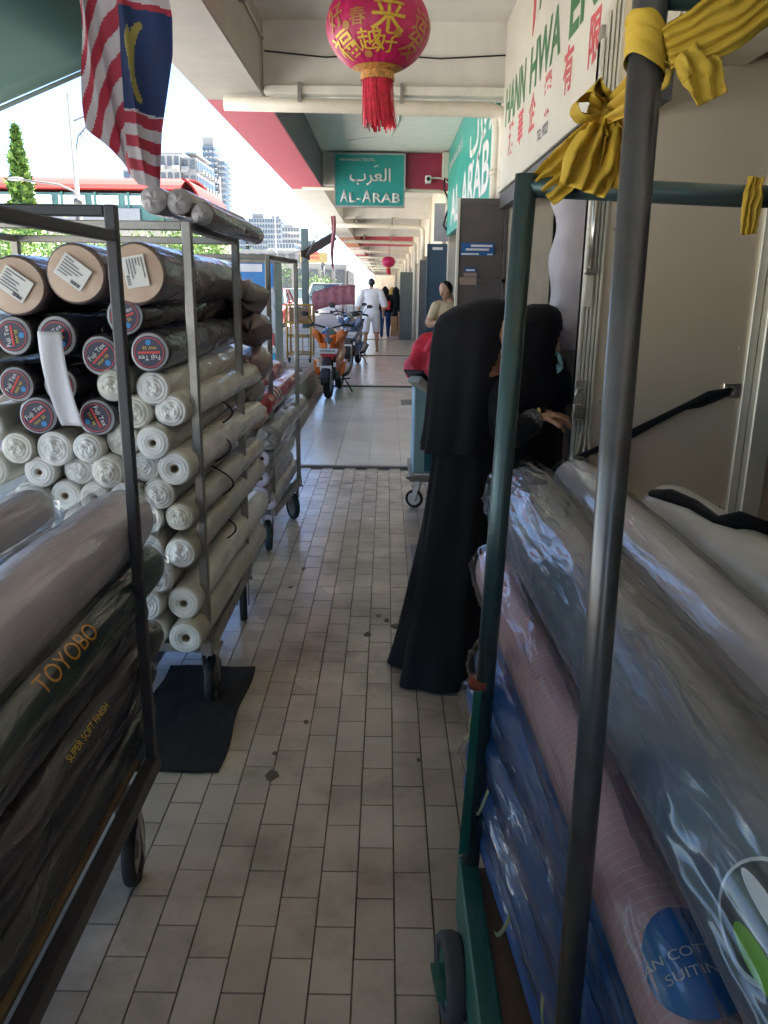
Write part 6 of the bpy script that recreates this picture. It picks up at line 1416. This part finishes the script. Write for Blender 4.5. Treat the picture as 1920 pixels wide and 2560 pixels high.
# tower blocks, each with floors and window bays
def block(label, x0, x1, y0, y1, z1, wall, glass, floors, bays, slab=None, balcony=0.0, cap=None, z0=0):
    t = thing('tower_block', label, 'building', ((x0+x1)/2, y0, 0), 'tower blocks beyond the street')
    m = MB(); m.bx(x0, x1, y0, y1, 0, z1); m.build('wall', wall, t)
    wn_ = MB(); sb_ = MB(); fh = (z1-z0)/floors; bw_ = (x1-x0)/bays; yb = (y1-y0); nb = max(2, int(yb/bw_)); bwy = yb/nb
    for i in range(floors):
        z = z0 + i*fh
        for j in range(bays): wn_.bx(x0 + bw_*(j+.18), x0 + bw_*(j+.82), y0-.12, y0-.02, z + fh*.28, z + fh*.86)
        for j in range(nb): wn_.bx(x1+.02, x1+.12, y0 + bwy*(j+.18), y0 + bwy*(j+.82), z + fh*.28, z + fh*.86)
        if balcony:
            for j in range(bays):
                if j % 2 == 0: sb_.bx(x0 + bw_*(j+.05), x0 + bw_*(j+.95), y0-balcony, y0-.13, z + fh*.02, z + fh*.26)
            for j in range(nb):
                if j % 2 == 0: sb_.bx(x1+.13, x1+balcony, y0 + bwy*(j+.05), y0 + bwy*(j+.95), z + fh*.02, z + fh*.26)
    stuff(wn_.build('windows', glass, t))
    if balcony: stuff(sb_.build('balconies', slab or wall, t))
    if cap:
        for (a, b_, c, d, e) in cap: m = MB(); m.bx(x0+(x1-x0)*a, x0+(x1-x0)*b_, y0+(y1-y0)*.1, y0+(y1-y0)*.9, z1+c, z1+d); m.build('roof_block', e, t)
    return t
m_bw = M('white_render', (.30,.295,.285), .8, var=.04); m_bg = M('pale_grey_render', (.21,.21,.21), .8, var=.05); m_bb = M('pale_blue_render', (.17,.21,.26), .8, var=.05)
m_wg = M('blue_window_glass', (.06,.09,.12), .2, var=.3); m_wd = M('grey_window_glass', (.08,.09,.10), .25, var=.3)
block('white hotel block behind the flag', -39.8, -36.2, 150, 168, 23.6, m_bw, m_wd, 9, 3, m_bw, 1.3, [(.0, 1.0, 0, .5, m_bg)])
block('grey slab block right of the flag', -36.1, -33.6, 151, 166, 23.2, m_bg, m_wd, 9, 2, m_bg, 1.2, [(.1, .9, .8, 1.1, m_bg)])
block('low pale block left of the flag', -47.8, -40.5, 155, 170, 21.6, m_bg, m_wg, 8, 5, None, 0, [(.2, .8, 0, 1.4, M('teal_roof_block', (.25,.38,.40), .7))])
block('tall slender pale tower', -75.2, -70.6, 350, 362, 56.0, m_bb, m_wg, 26, 6, m_bw, 1.2, [(0, .95, 0, 3.6, m_bg)])
block('lower wing of the tall slender tower', -70.5, -66.8, 352, 362, 51.0, m_bw, m_wg, 24, 5, m_bb, 1.2)
block('left of the two pale blue apartment towers', -57.5, -50.6, 300, 314, 24.6, m_bb, m_wg, 14, 8, m_bw, 1.0, [(.3, .7, 0, 1.6, m_bg)])
block('right of the two pale blue apartment towers', -49.6, -38.0, 302, 316, 25.2, m_bw, m_wg, 14, 12, m_bb, 1.0, [(.1, .45, 0, 1.8, m_bg), (.7, .95, 0, 1.0, m_bg)])
block('white office block beside the far lamp', -31.2, -26.2, 250, 262, 18.8, m_bw, m_wd, 11, 6, None, 0, [(.1, .6, 0, .9, m_bw)])
block('long glass fronted block below the white office', -33.5, -26.0, 236, 246, 13.6, m_bw, m_wg, 7, 9)
block('white slab with blue side beside the dark post', -27.6, -22.4, 260, 272, 15.6, m_bw, m_wg, 8, 5)
block('low white warehouse across the street', -9.5, -3.2, 66, 80, 3.4, m_bw, m_wd, 1, 6)
block('grey shop block at the end of the street', -21, -10.5, 110, 122, 6.2, m_bg, m_wd, 2, 8, M('dull_red_roof', (.30,.08,.06), .7), .9)
